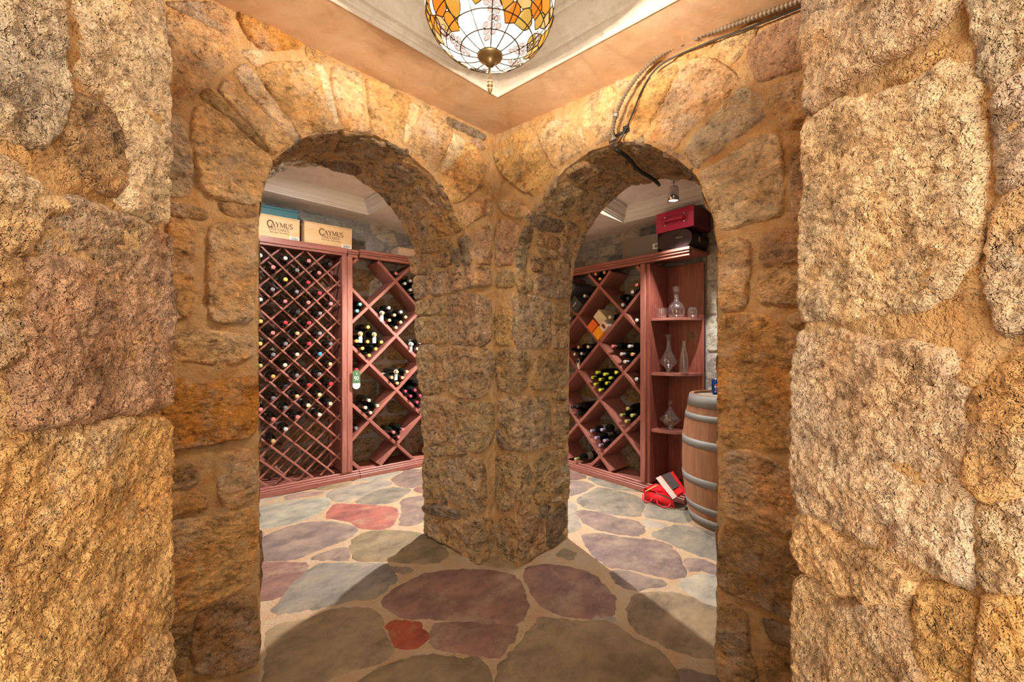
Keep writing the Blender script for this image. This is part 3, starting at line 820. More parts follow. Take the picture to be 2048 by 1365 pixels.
# ------------------------------------------------------------------ vestibule walls
def sheet(m, mapper, s0, s1, t0, t1, res, amp, seed, flip=False, scale=.06):
    ns = max(1, int((s1 - s0) / res)); nt_ = max(1, int((t1 - t0) / res))
    S, T = np.meshgrid(np.linspace(s0, s1, ns + 1), np.linspace(t0, t1, nt_ + 1)); S = S.ravel(); T = T.ravel()
    o = np.random.RandomState(seed).uniform(0, 99, 3)
    q = np.c_[S / scale, T / scale, np.zeros(len(S))] + o
    h = amp * (fbm(q, 4) + .4 * fbm(q * 5, 3)) if amp else np.zeros(len(S))
    v = mapper(S, T, h); f = []
    for j in range(nt_):
        for i in range(ns):
            a = j * (ns + 1) + i; q4 = (a, a + 1, a + ns + 2, a + ns + 1)
            f.append(q4[::-1] if flip else q4)
    m.add(v, f)

TOPZ = 2.9
wl = MB()
v, f = panel(np.vstack([[(.0, 0)], PA_F[::-1], [(1.76, 0), (1.76, TOPZ), (.0, TOPZ)]]), map_a, .011, .012, 11); wl.add(v, f)
sheet(wl, map_sa, 0, cum(PA_F)[-1], 0, TA, .012, .011, 12)
v, f = panel(np.vstack([[(-.35, 0)], PA_B[::-1], [(2.19, 0), (2.19, TOPZ), (-.35, TOPZ)]]), lambda s, t, h: np.stack([s, VA + TA + h * .3, t], 1), .05, .004, 13); wl.add(v, f)
wl.add([(2.19, VA, 0), (2.19, VA + TA, 0), (2.19, VA + TA, TOPZ), (2.19, VA, TOPZ)], [(0, 1, 2, 3)])
wall_left = tag(wl.build('wall_left', M_MORTAR, None, True), 'rough tan stone wall with round arch leading to the lattice rack', kind='structure')
wr = MB()
v, f = panel(np.vstack([[(.07, 0)], PB_F[::-1], [(VA + .07, 0), (VA + .07, TOPZ), (.07, TOPZ)]]), map_b, .011, .012, 21); wr.add(v, f)
sheet(wr, map_sb, 0, cum(PB_F)[-1], 0, TB, .012, .011, 22)
v, f = panel(np.vstack([[(-.2, 0)], PB_B[::-1], [(VA, 0), (VA, TOPZ), (-.2, TOPZ)]]), lambda s, t, h: np.stack([UB + TB + h * .3, s, t], 1), .05, .004, 23); wr.add(v, f)
wall_right = tag(wr.build('wall_right', M_MORTAR, None, True), 'rough tan stone wall with round arch leading to the barrel', kind='structure')
nlm = MB(); sheet(nlm, map_nl, .010, 1.0, 0, 2.42, .007, .013, 31, scale=.045); 
wall_near_left = tag(nlm.build('wall_near_left', M_MORTAR, None, True), 'close-up passage wall of big rough stones', kind='structure')
nrm = MB(); sheet(nrm, map_nr, .010, 1.0, 0, 2.42, .007, .013, 32, scale=.045)
wall_near_right = tag(nrm.build('wall_near_right', M_MORTAR, None, True), 'close-up passage wall of pale rough stones', kind='structure')
map_rl = line_map((.008, .78), (0, 1), (1, 0)); map_rr = line_map((.74, .085), (1, 0), (0, 1))
m = MB(); sheet(m, map_rl, 0, 1.105, 0, TOPZ, .03, .006, 33)
wall_return_left = tag(m.build('wall_return_left', M_MORTAR, None, True), 'stone side wall of the vestibule', kind='structure')
m = MB(); sheet(m, map_rr, 0, .965, 0, TOPZ, .03, .006, 34)
wall_return_right = tag(m.build('wall_return_right', M_MORTAR, None, True), 'stone side wall of the vestibule', kind='structure')

SEED = [1000]
def stones(L, mapper, parent, mat, res, thick, pal=PAL, rough=1.0, rnd=.025, back=.02, name='stone', **kw):
    for c, p in L:
        SEED[0] += 1
        r = random.Random(SEED[0])
        th = thick * r.uniform(.75, 1.3); rg = rough
        if c == 'm': th, rg = .006, .25
        make_stone(name, p, mapper, res, th, parent, mat, vary(pal.get(c, PAL.get(c)), r), SEED[0], rough=rg, rnd=rnd, back=back, **kw)

A_ = polys(ST_A); B_ = polys(ST_B); NL_ = polys(ST_NL); NR_ = polys(ST_NR)
stones(A_, map_a, wall_left, M_STONE, .0062, .015, rnd=.008, grow=.005)
stones(B_, map_b, wall_right, M_STONE, .0062, .015, rnd=.008, grow=.005)
stones(NL_, map_nl, wall_near_left, M_NEAR, .0042, .010, rnd=.010, rough=.9, wob=.005, grow=.010, iso=True)
stones(NR_, map_nr, wall_near_right, M_NEAR, .0042, .010, rnd=.010, rough=.9, wob=.005, grow=.010, iso=True)
stones(polys(ST_PA), map_pa, wall_left, M_DARK, .0075, .018, DARKPAL, rnd=.009, grow=.008, rough=1.25)
stones(polys(ST_PB), map_pb, wall_right, M_DARK, .0075, .018, DARKPAL, rnd=.009, grow=.008, rough=1.25)
stones(q_to_len(polys(ST_SA), PA_F), map_sa, wall_left, M_DARK, .010, .012, DARKPAL, rnd=.012, grow=.012)
stones(q_to_len(polys(ST_SB), PB_F), map_sb, wall_right, M_DARK, .010, .012, DARKPAL, rnd=.012, grow=.012)
def colored(cells, keys, seed):
    r = random.Random(seed); return [(r.choice(keys), c) for c in cells]
openA = np.vstack([PA_F, ]); openB = np.vstack([PB_F, ])
padA = np.array([(1.4, -.1), (1.8, -.1), (1.8, 1.9), (1.4, 1.9)]); 
stones(colored(voronoi_fill([(.0, 0), (1.63, 0), (1.63, 2.6), (.0, 2.6)], [p for c, p in A_] + [openA, np.array([(1.5, -.1), (1.8, -.1), (1.8, 1.75), (1.5, 1.75)])], .15, 3, 1.25, .010, .0016), 'ttyyp', 5), map_a, wall_left, M_STONE, .009, .008, rnd=.010, rough=.9)
stones(colored(voronoi_fill([(.07, 0), (1.8, 0), (1.8, 2.56), (.07, 2.56)], [p for c, p in B_] + [openB, np.array([(1.62, -.1), (2., -.1), (2., 1.75), (1.62, 1.75)])], .15, 4, 1.25, .010, .0016), 'ttyyp', 6), map_b, wall_right, M_STONE, .009, .008, rnd=.010, rough=.9)
stones(colored(voronoi_fill([(0, 0), (.98, 0), (.98, 2.4), (0, 2.4)], [p for c, p in NL_], .2, 5, 1.2, .012, .004), 'ttyg', 7), map_nl, wall_near_left, M_NEAR, .008, .010, rnd=.012, rough=.8)
stones(colored(voronoi_fill([(0, 0), (.98, 0), (.98, 2.4), (0, 2.4)], [p for c, p in NR_], .2, 6, 1.2, .012, .004), 'ttwg', 8), map_nr, wall_near_right, M_NEAR, .008, .010, rnd=.012, rough=.8)
stones(colored(courses(0.02, 1.09, 0, 2.6, 9, .14, .3, .2, .45), 'ttyyg', 9), map_rl, wall_return_left, M_STONE, .03, .02)
stones(colored(courses(0.02, .95, 0, 2.55, 10, .14, .3, .2, .45), 'ttyyg', 10), map_rr, wall_return_right, M_STONE, .03, .02)
def reveal(P): 
    q = [(p[1], max(p[0], 0.0)) for p in P if p[0] > -.01]
    return np.array(q) if len(q) > 2 else None
obsA = [p for c, p in q_to_len(polys(ST_SA), PA_F)] + [r for r in (reveal(p) for c, p in polys(ST_PA)) if r is not None]
obsB = [p for c, p in q_to_len(polys(ST_SB), PB_F)] + [r for r in (reveal(p) for c, p in polys(ST_PB)) if r is not None]
c12A, c12B = cum(PA_F)[12], cum(PB_F)[12]
stones(colored(voronoi_fill([(0, 0), (c12A, 0), (c12A, TA), (0, TA)], obsA, .13, 17, 1.0, .008, .0012), 'bbpd', 17), map_sa, wall_left, M_DARK, .010, .010, DARKPAL, rnd=.010)
stones(colored(voronoi_fill([(0, 0), (c12B, 0), (c12B, TB), (0, TB)], obsB, .13, 18, 1.0, .008, .0012), 'bbpd', 18), map_sb, wall_right, M_DARK, .010, .010, DARKPAL, rnd=.010)
# far end of the two soffits, out of the photograph's sight: the jambs turned away from the camera
cA, cB = cum(PA_F), cum(PB_F)
stones(colored(courses(cA[12], cA[-1], .01, TA, 15, .14, .24, .14, .34), 'bbbp', 15), map_sa, wall_left, M_DARK, .03, .016, DARKPAL)
stones(colored(courses(cB[12], cB[-1], .01, TB, 16, .14, .24, .14, .34), 'bbbp', 16), map_sb, wall_right, M_DARK, .03, .016, DARKPAL)

# ------------------------------------------------------------------ floor
fm = MB(); sheet(fm, map_f, -1.2, 4.1, -1.3, 4.4, .05, .004, 41, scale=.15)
floor = tag(fm.build('floor', M_GROUT, None, True), 'flagstone floor of grey, purple and maroon slabs', kind='structure')
F_ = polys(ST_F)
stones(F_, map_f, floor, M_FLAG, .025, .006, rough=.12, rnd=.010, wob=.012, smooth_it=1, grow=.015, name='flagstone')
post = np.array([(1.53, 1.66), (2.19, 1.66), (2.19, 2.44), (1.53, 2.44)])
wallA_foot = np.array([(-.4, 1.87), (.42, 1.87), (.42, 2.44), (-.4, 2.44)]); wallB_foot = np.array([(1.69, -.2), (2.19, -.2), (2.19, .57), (1.69, .57)])
fl_cells = voronoi_fill([(-1.1, -1.2), (3.8, -1.2), (3.8, 4.2), (-1.1, 4.2)], [p for c, p in F_] + [post, wallA_foot, wallB_foot], .36, 12, 1.0, .03, .012, .8)
stones(colored(fl_cells, ['fp', 'fg', 'fl', 'fo', 'fm', 'fg', 'fl', 'fk'], 13), map_f, floor, M_FLAG, .04, .006, rough=.12, rnd=.010, wob=.007, smooth_it=1, grow=.008, name='flagstone')

# ------------------------------------------------------------------ vestibule ceiling with its tray
def zc(u, v):
    a = (np.clip(u, 0, 1.75) - .05) / 1.64; b = (np.clip(v, 0, 1.9) - .13) / 1.74
    return (1 - b) * ((1 - a) * 2.53 + a * 2.475) + b * ((1 - a) * 2.594 + a * 2.612)
def ceiling_with_tray(name, outer, hole, zf, mat, label):
    (u0, u1, v0, v1), (a0, a1, b0, b1) = outer, hole
    us = sorted(set([u0, a0, a1, u1] + list(np.linspace(u0, u1, 24)))); vs = sorted(set([v0, b0, b1, v1] + list(np.linspace(v0, v1, 24))))
    m = MB(); idx = {}
    for u_ in us:
        for v_ in vs: idx[(u_, v_)] = len(m.v); m.v.append((u_, v_, float(zf(u_, v_))))
    for i in range(len(us) - 1):
        for j in range(len(vs) - 1):
            cu, cv = (us[i] + us[i + 1]) / 2, (vs[j] + vs[j + 1]) / 2
            if a0 < cu < a1 and b0 < cv < b1: continue
            m.f.append((idx[(us[i], vs[j])], idx[(us[i], vs[j + 1])], idx[(us[i + 1], vs[j + 1])], idx[(us[i + 1], vs[j])]))
    return tag(m.build(name, mat), label, kind='structure')
def tray(hole, zf, prof, parent, mat_m, mat_c):
    a0, a1, b0, b1 = hole
    m = MB(); n = len(prof)
    for (cu, cv, su, sv) in ((a0, b0, 1, 1), (a1, b0, -1, 1), (a1, b1, -1, -1), (a0, b1, 1, -1)):
        zb = float(zf(cu, cv))
        for i, h in prof: m.v.append((cu + su * i, cv + sv * i, zb + h))
    for k in range(4):
        k2 = (k + 1) % 4
        for j in range(n - 1): m.f.append((k * n + j, k2 * n + j, k2 * n + j + 1, k * n + j + 1))
    m.build('crown_moulding', mat_m, parent)
    t = MB(); t.add([m.v[k * n + n - 1] for k in range(4)], [(0, 1, 2, 3)])
    t.build('tray_panel', mat_c, parent)
HOLE = (.34, 1.41, .46, 1.54)
ceil_v = ceiling_with_tray('ceiling', (-.01, 1.70, .06, 1.88), HOLE, zc, M_PLASTER, 'stained plaster ceiling of the vestibule with a square tray')
CROWN = [(0, -.004), (-.004, .0), (-.004, .022), (.004, .026), (.004, .034), (.016, .044), (.03, .048), (.03, .062), (.04, .072), (.06, .100), (.085, .122), (.10, .128), (.10, .146), (.114, .150), (.114, .19)]
tray(HOLE, zc, CROWN, ceil_v, M_CREAM, M_CREAM)
pc = MB()
PL0, PR0 = NL_P - NL_N * .02, NR_P - NR_N * .02
PL1, PR1 = NL_P + NL_E * 1.0 - NL_N * .02, NR_P + NR_E * 1.0 - NR_N * .02
pc.add([(*PL0, 2.42), (*PR0, 2.42), (*PR1, 2.42), (*PL1, 2.42)], [(0, 1, 2, 3)])
pc.add([(*PL0, 2.42), (*PR0, 2.42), (*PR0, 2.9), (*PL0, 2.9)], [(0, 1, 2, 3)])
tag(pc.build('ceiling_passage', M_PLASTER), 'plaster ceiling of the entry passage', kind='structure')
cp = MB(); cp.add([(.04, .12, 2.55), (.04, .78, 2.55), (.75, .12, 2.5)], [(0, 1, 2)])

# ------------------------------------------------------------------ outer room
RA_P, RA_E, RA_N = np.array([.826, 3.936]), np.array([.99579, -.09171]), np.array([.09171, .99579])
RB_P, RB_E, RB_N = np.array([3.417, 2.624]), np.array([-.08224, -.99661]), np.array([.99661, -.08224])
WALL_OFF = .37
map_wa = line_map(RA_P + RA_N * WALL_OFF, RA_E, -RA_N); map_wb = line_map(RB_P + RB_N * WALL_OFF, RB_E, -RB_N)
m = MB(); sheet(m, map_wa, -1.3, 3.1, 0, 2.8, .05, .006, 51)
wall_back_left = tag(m.build('wall_back_left', M_MORTAR_GREY, None, True), 'grey fieldstone wall behind the lattice rack', kind='structure')
m = MB(); sheet(m, map_wb, -1.7, 2.9, 0, 2.8, .05, .006, 52)
wall_back_right = tag(m.build('wall_back_right', M_MORTAR_GREY, None, True), 'grey fieldstone wall behind the barrel', kind='structure')
GREYPAL = dict(a=(.29, .29, .285), b=(.36, .34, .315), c=(.20, .205, .21), d=(.45, .415, .365))
BROWNPAL = dict(a=(.27, .19, .11), b=(.33, .23, .12), c=(.22, .17, .12), d=(.30, .25, .18))
stones(colored(voronoi_fill([(-.4, 2.15), (2.6, 2.15), (2.6, 2.72), (-.4, 2.72)], [], .24, 53, 1.5, .01, .002), 'aabcd', 53), map_wa, wall_back_left, M_GREY, .02, .008, GREYPAL, rnd=.01)
stones(colored(courses(-.4, 2.6, .05, 2.13, 54, .16, .3, .25, .55), 'abcd', 54), map_wa, wall_back_left, M_DARK, .05, .02, BROWNPAL)
stones(colored(courses(-.9, 1.25, 2.0, 2.55, 55, .09, .17, .15, .4, .007), 'aaccd', 55), map_wb, wall_back_right, M_GREY, .02, .008, GREYPAL, rnd=.01)
stones(colored(courses(-.9, 1.25, .05, 1.98, 56, .16, .3, .25, .55), 'abcd', 56), map_wb, wall_back_right, M_DARK, .05, .02, BROWNPAL)
stones(colored(courses(1.27, 2.7, .05, 2.52, 57, .22, .36, .25, .5, .005), 'bddd', 57), map_wb, wall_back_right, M_GREY, .02, .008, GREYPAL, rnd=.01)
m = MB(); sheet(m, line_map((-.35, 2.44), (0, 1), (1, 0)), 0, 1.95, 0, 2.8, .08, .006, 58)
wall_end_left = tag(m.build('wall_end_left', M_MORTAR_GREY, None, True), 'end wall of the cellar beyond the lattice rack', kind='structure')
m = MB(); sheet(m, line_map((2.19, -.2), (1, 0), (0, 1)), 0, 1.8, 0, 2.8, .08, .006, 59)
wall_end_right = tag(m.build('wall_end_right', M_MORTAR_GREY, None, True), 'end wall of the cellar beyond the barrel', kind='structure')
stones(colored(courses(0.02, 1.75, .0, 2.6, 60, .16, .28, .25, .5), 'abcd', 60), line_map((-.35, 2.44), (0, 1), (1, 0)), wall_end_left, M_GREY, .05, .02, GREYPAL)
stones(colored(courses(0.02, 1.5, .0, 2.4, 61, .16, .28, .25, .5), 'abcd', 61), line_map((2.19, -.2), (1, 0), (0, 1)), wall_end_right, M_GREY, .05, .02, GREYPAL)
def zo(u, v): return 2.63 - .16 * float(sstep(np.array((u - 1.95) / 1.1)))
HL = (-.15, 1.835, 2.72, 3.94); HR = (2.5, 3.445, .25, 1.995)
OC = [(0, 0), (0, .012), (.012, .016), (.012, .024), (.026, .03), (.034, .045), (.034, .058), (.048, .064), (.06, .085), (.06, .10), (.075, .105), (.075, .13)]
cl = ceiling_with_tray('ceiling_cellar_left', (-.4, 2.19, 2.40, 4.5), HL, zo, M_CONCRETE, 'pinkish plaster ceiling over the lattice rack'); tray(HL, zo, OC, cl, M_GREYMOULD, M_CONCRETE)
cr = ceiling_with_tray('ceiling_cellar_right', (2.19, 4.0, -.25, 4.3), HR, zo, M_CONCRETE, 'pinkish plaster ceiling over the barrel'); tray(HR, zo, OC, cr, M_GREYMOULD, M_CONCRETE)
# ------------------------------------------------------------------ wine racks
def frame_matrix(P, E, Nn):
    """local x along the rack, local y into the wall, local z up"""
    return Matrix(((E[0], Nn[0], 0, P[0]), (E[1], Nn[1], 0, P[1]), (0, 0, 1, 0), (0, 0, 0, 1)))
MA = frame_matrix(RA_P, RA_E, RA_N)
MBR = frame_matrix(RB_P, RB_E, RB_N)
def root(name, M, label, cat, group=None):
    o = empty(name); o.matrix_world = M; tag(o, label, cat, group); return o

def rot_y(a): return Matrix.Rotation(a, 4, 'Y')
def bar(parent, name, p0, p1, w, y0, y1, mat=None):
    """a bar in the rack's face from (x,z) p0 to p1: w wide, from depth y0 to y1, grain along it"""
    dx, dz = p1[0] - p0[0], p1[1] - p0[1]; L = math.hypot(dx, dz)
    if L < .03: return None
    m = MB().box(0, L, y0, y1, -w / 2, w / 2, bev=min(.002, w * .12))
    o = m.build(name, mat or M_WOOD, parent)
    o.matrix_local = Matrix.Translation((p0[0], 0, p0[1])) @ rot_y(-math.atan2(dz, dx))
    return o
def beam(parent, name, x0, x1, y0, y1, z0, z1, mat=None, bev=.003):
    """box with grain along its longest side"""
    m = MB(); sx, sy, sz = x1 - x0, y1 - y0, z1 - z0
    if sz >= sx and sz >= sy:
        m.box(0, sz, -sy / 2, sy / 2, -sx / 2, sx / 2, bev=bev)
        M = Matrix.Translation(((x0 + x1) / 2, (y0 + y1) / 2, z0)) @ rot_y(-math.pi / 2)
    elif sy > sx:
        m.box(0, sy, -sx / 2, sx / 2, -sz / 2, sz / 2, bev=bev)
        M = Matrix.Translation(((x0 + x1) / 2, y0, (z0 + z1) / 2)) @ Matrix.Rotation(math.pi / 2, 4, 'Z')
    else:
        m.box(0, sx, -sy / 2, sy / 2, -sz / 2, sz / 2, bev=bev)
        M = Matrix.Translation((x0, (y0 + y1) / 2, (z0 + z1) / 2))
    o = m.build(name, mat or M_WOOD, parent); o.matrix_local = M
    return o
def clip_line(c, sgn, x0, x1, z0, z1):
    """line z = c - sgn*x inside a box"""
    pts = []
    for x in (x0, x1):
        z = c - sgn * x
        if z0 <= z <= z1: pts.append((x, z))
    for z in (z0, z1):
        x = (c - z) * sgn
        if x0 < x < x1: pts.append((x, z))
    if len(pts) < 2: return None
    pts.sort(); return pts[0], pts[-1]
def cornice(parent, x0, x1, ztop, yfront, yback, drop=.075):
    beam(parent, 'cornice_board', x0, x1, yfront, yback, ztop - .024, ztop)
    beam(parent, 'cornice_moulding', x0 + .004, x1 - .004, yfront + .008, yfront + .05, ztop - .044, ztop - .025)
    beam(parent, 'cornice_rail', x0 + .008, x1 - .008, yfront + .018, yfront + .05, ztop - drop, ztop - .045)
def plinth(parent, x0, x1, yfront, yback):
    beam(parent, 'plinth', x0, x1, yfront, yback, 0.004, .05)
    beam(parent, 'plinth_moulding', x0, x1, yfront + .012, yback, .0505, .066)
    beam(parent, 'plinth_rail', x0, x1, yfront + .026, yfront + .05, .0665, .085)

LAT_A = [.386 + .184 * k for k in range(0, 13)]
LAT_B = [.1 + .1845 * k for k in range(-3, 12)]
# --- lattice rack (left)
X0, X1 = -.75, .722
r1 = root('wine_rack', MA, 'mahogany wine rack with diagonal lattice of thin slats, left of the post', 'wine rack')
for y in (.05, .27):
    for c in LAT_A + [LAT_A[0] - .184, LAT_A[0] - .368]:
        q = clip_line(c, 1, X0, X1, .09, 2.165)
        if q: bar(r1, 'slat', q[0], q[1], .0155, y, y + .017)
    for c in LAT_B + [LAT_B[-1] + .1845 * k for k in (1, 2, 3, 4)]:
        q = clip_line(c, -1, X0, X1, .09, 2.165)
        if q: bar(r1, 'slat', q[0], q[1], .0155, y + .0175, y + .0345)
beam(r1, 'post', .724, .772, .012, .36, .086, 2.165)
beam(r1, 'post', X0 - .05, X0, .012, .36, .086, 2.165)
beam(r1, 'post', .690, .7235, .30, .36, .086, 2.165)
beam(r1, 'cornice_board', X0 - .05, .772, .004, .365, 2.188, 2.24)
beam(r1, 'cornice_rail', X0 - .045, .77, .016, .05, 2.166, 2.1875)
plinth(r1, X0 - .05, .89, 0, .365)
# --- bin rack (left, behind the pillar)
r2 = root('bin_rack', MA, 'mahogany rack of large diamond bins between the lattice rack and the pillar', 'wine rack')
BX0, BX1 = .826, 2.2
def bins(r, x0, x1, z0, z1, ca, cb, y0, y1):
    for c in ca:
        q = clip_line(c, 1, x0, x1, z0, z1)
        if q: bar(r, 'board', q[0], q[1], .030, y0, y1)
    for c in cb:
        q = clip_line(c, -1, x0, x1, z0, z1)
        if q: bar(r, 'board', q[0], q[1], .030, y0 + .0015, y1 - .0015)
bins(r2, BX0, BX1, .086, 2.165, [.995 + .5635 * k for k in range(0, 6)], [.705 - .575 * k for k in range(-2, 5)], .045, .345)
beam(r2, 'post', .774, .822, .014, .36, .086, 2.165)
beam(r2, 'post', BX1, BX1 + .05, .014, .36, .086, 2.165)
cornice(r2, .885, BX1 + .05, 2.245, -.012, .365)
cornice(r2, .774, .884, 2.236, .006, .365)
plinth(r2, .891, BX1 + .05, -.004, .365)
# --- bin rack (right)
r3 = root('bin_rack', MBR, 'mahogany rack of large diamond bins beside the glass decanters', 'wine rack')
CX0, CX1 = -.78, .842
bins(r3, CX0, CX1, .086, 2.03, [.03 + .5565 * k for k in range(0, 6)], [1.535 - .566 * k for k in range(-2, 5)], .045, .345)
beam(r3, 'post', CX1, CX1 + .05, .014, .36, .086, 2.035)
beam(r3, 'post', CX0 - .05, CX0, .014, .36, .086, 2.035)
cornice(r3, CX0 - .05, 1.30, 2.11, .0, .365, .07)
plinth(r3, CX0 - .05, 1.26, 0, .365)
# --- display shelves at the end of the right rack
r4 = root('display_shelf', MBR, 'mahogany end unit with three quarter-round shelves for glassware', 'shelf')
beam(r4, 'side_panel', CX1 + .052, CX1 + .086, .03, .345, .087, 2.034, M_WOODV)
beam(r4, 'back_panel', CX1 + .087, 1.262, .338, .358, .087, 2.034, M_WOODV)
SX0 = CX1 + .0865
for zt in (1.548, 1.066, .566):
    arc = [(SX0, .3375)] + [(SX0 + .315 * math.sin(a) ** .9 if a > 0 else SX0, .3375 - .30 * math.cos(a)) for a in np.linspace(0, math.pi / 2, 14)]
    arc = [(SX0, .3375), (SX0, .05)] + [(SX0 + .32 * math.sin(a), .3375 - .2875 * math.cos(a)) for a in np.linspace(.05, math.pi / 2, 14)]
    MB().prism(arc[::-1], zt - .022, zt).build('shelf', M_WOOD, r4)

# ------------------------------------------------------------------ bottles
CAPC = dict(s=(.62, .62, .62), p=(.66, .20, .20), k=(.03, .03, .035), g=(.17, .17, .19), y=(.72, .48, .10), r=(.58, .03, .05), t=(.70, .42, .20), c=(.74, .66, .48), b=(.05, .28, .55),
            o=(.45, .44, .16), Y=(.80, .66, .32), e=(.16, .55, .48), m=(.42, .06, .12), l=(.58, .64, .05), v=(.36, .30, .45))
CAPN = dict(s='silver', p='pink', k='black', g='grey', y='gold', r='red', t='tan', c='cream', b='blue', o='olive', Y='pale yellow', e='teal', m='maroon', l='lime green', v='lavender')
ORD = ['topmost', 'second', 'third', 'fourth', 'fifth', 'sixth', 'seventh', 'eighth', 'ninth', 'tenth', 'eleventh', 'twelfth', 'thirteenth', 'fourteenth', 'fifteenth', 'sixteenth', 'seventeenth', 'eighteenth', 'nineteenth', 'twentieth', 'twenty-first']
me_body = MB().lathe([(.0, .006), (.028, .002), (.036, .0), (.0375, .008), (.0375, .175), (.0355, .195), (.026, .218), (.0165, .236), (.0142, .25), (.0142, .296), (.0155, .297), (.0155, .3), (.0, .3)], 18).build('bottle_body_mesh', M_BOTTLE, None, True)
me_cap = MB().lathe([(.0148, .243), (.0150, .292), (.0162, .2925), (.0162, .298), (.0158, .3015), (.013, .3025), (.0, .3022)], 16).build('capsule_mesh', M_CAP, None, True)
me_label = MB().lathe([(.0379, .05), (.0379, .135)], 18).build('label_mesh', M_PAPER, None, True)
D_BODY, D_CAP, D_LABEL = me_body.data, me_cap.data, me_label.data
D_LABEL.materials[0] = M_PAPER
for o in (me_body, me_cap, me_label): bpy.data.objects.remove(o)
# drop end caps of the paper label tube
bm = bmesh.new(); bm.from_mesh(D_LABEL); bmesh.ops.delete(bm, geom=[f for f in bm.faces if len(f.verts) > 4], context='FACES'); bm.to_mesh(D_LABEL); bm.free()

def bottle(M, s, z, tip, cap, label, group, r, tilt=0.0, scale=1.0):
    L = .3 * scale
    base = M @ Vector((s, tip + L, z))
    ax = (M.to_3x3() @ Vector((0, -1, 0))).normalized()
    side = (M.to_3x3() @ Vector((1, 0, 0))).normalized()
    ax = (ax + Vector((0, 0, -tilt))).normalized(); up = side.cross(ax); up = ax.cross(side)
    R = Matrix((side, ax.cross(side), ax)).transposed()
    a = r.uniform(0, 6.28)
    W = Matrix.Translation(base) @ R.to_4x4() @ Matrix.Rotation(a, 4, 'Z') @ Matrix.Scale(scale, 4)
    o = bpy.data.objects.new('wine_bottle', None); o.empty_display_size = .03; COL.objects.link(o); o.matrix_world = W
    g = bpy.data.objects.new('bottle_body', D_BODY); COL.objects.link(g); g.parent = o
    tag(o, label, 'bottle', group)
    c = bpy.data.objects.new('capsule', D_CAP); COL.objects.link(c); c.parent = o; c.color = (*vary(CAPC[cap], r, .12), 1)
    if r.random() < .25:
        l = bpy.data.objects.new('paper_label', D_LABEL); COL.objects.link(l); l.parent = o; l.color = (*vary((.34, .31, .27), r, .3), 1)
    return o
rb = random.Random(3)
rows = {}
for ka, kb, c in BOT_LATTICE: rows.setdefault(ka + kb, []).append((ka - kb, ka, kb, c))
for ri, lev in enumerate(sorted(rows, reverse=True)):
    for ci, (dcol, ka, kb, c) in enumerate(sorted(rows[lev])):
        s = (LAT_A[0] + .184 * ka - (.1 + .1845 * kb)) / 2; z = (LAT_A[0] + .184 * ka + .1 + .1845 * kb) / 2
        sc = rb.uniform(.97, 1.06)
        z += (.0375 * sc + .0082) * math.sqrt(2)
        where = 'at the left' if ci == 0 else (['', 'second from left', 'third from left', 'fourth from left'][ci])
        bottle(MA, s, z, -.055 + rb.uniform(-.02, .015), c, 'dark bottle with %s capsule in lattice, %s row, %s' % (CAPN[c], ORD[ri] if ri else 'top', where), 'bottles lying in the lattice rack', rb, scale=sc)
BINS = {'upper left edge bin of the left bin rack': 'bottle with teal capsule in the bin touching the post', 'tan': 'bottle in the tan-capped bin near top of left bin rack', 'gold': 'gold-capped bottle in the full bin beside the post',
        'topmost': 'single bottle with pink capsule under the left cornice', 'upper bin beside pillar': 'silver-capped bottle in the upper bin against the pillar',
        'middle bin beside pillar': 'silver-capped bottle in the middle bin against the pillar', 'tagged': 'red-capped bottle with a hanging green tag beside the post',
        'five': 'tan-capped bottle in the pile of five, left bin rack', 'cream': 'cream-capped bottle in the pile of four beside the post', 'pink': 'pink-capped bottle in the pile of three low in left bin rack',
        'lonegrey': 'single grey-capped bottle low beside the post', 'maroon': 'maroon-capped bottle in the bin against the pillar',
        'toptan': 'tan-capped bottle under the cornice of the right bin rack', 'behindblack': 'silver-capped bottle beside the black cartons', 'upright': 'bottle in the upper bin next to the decanter shelves',
        'byboxes': 'cream-capped bottle beside the orange and cream cartons', 'edge': 'silver-capped bottle at the right edge, third bin down', 'leftedge': 'single bottle left of the black cartons, right bin rack',
        'leftlow': 'bottle in the wide bin hard against the pillar, right bin rack', 'midlow': 'bottle in the bin of mixed capsules left of the tall decanter', 'lime': 'lime-capped bottle in the right bin rack',
        'redge': 'silver-capped bottle alone at the right edge, mid height', 'olive': 'olive-capped bottle in the pile of four, right bin rack', 'dark': 'black-capped bottle in the small pile by the pillar',
        'lav': 'lavender-capped bottle in the low pile of five', 'olone': 'lone grey bottle with olive capsule lying at the plinth'}
TIPS = {}
def bin_rest(s, z, ca, cb, need=.056):
    """lift a bottle clear of the two boards under it (lines z = c - s and z = c + s)"""
    for _ in range(6):
        for c in ca:
            d = (z + s - c) / math.sqrt(2)
            if abs(d) < need and d > -.02: k = (need - d) / math.sqrt(2); z += k; s += k
            elif abs(d) < need: k = (need + d) / math.sqrt(2); z -= k; s -= k
        for c in cb:
            d = (z - s - c) / math.sqrt(2)
            if abs(d) < need and d > -.02: k = (need - d) / math.sqrt(2); z += k; s -= k
            elif abs(d) < need: k = (need + d) / math.sqrt(2); z -= k; s += k
    return s, z
CA2, CB2 = [.995 + .5635 * k for k in range(0, 6)], [.705 - .575 * k for k in range(-2, 5)]
CA3, CB3 = [.03 + .5565 * k for k in range(0, 6)], [1.535 - .566 * k for k in range(-2, 5)]
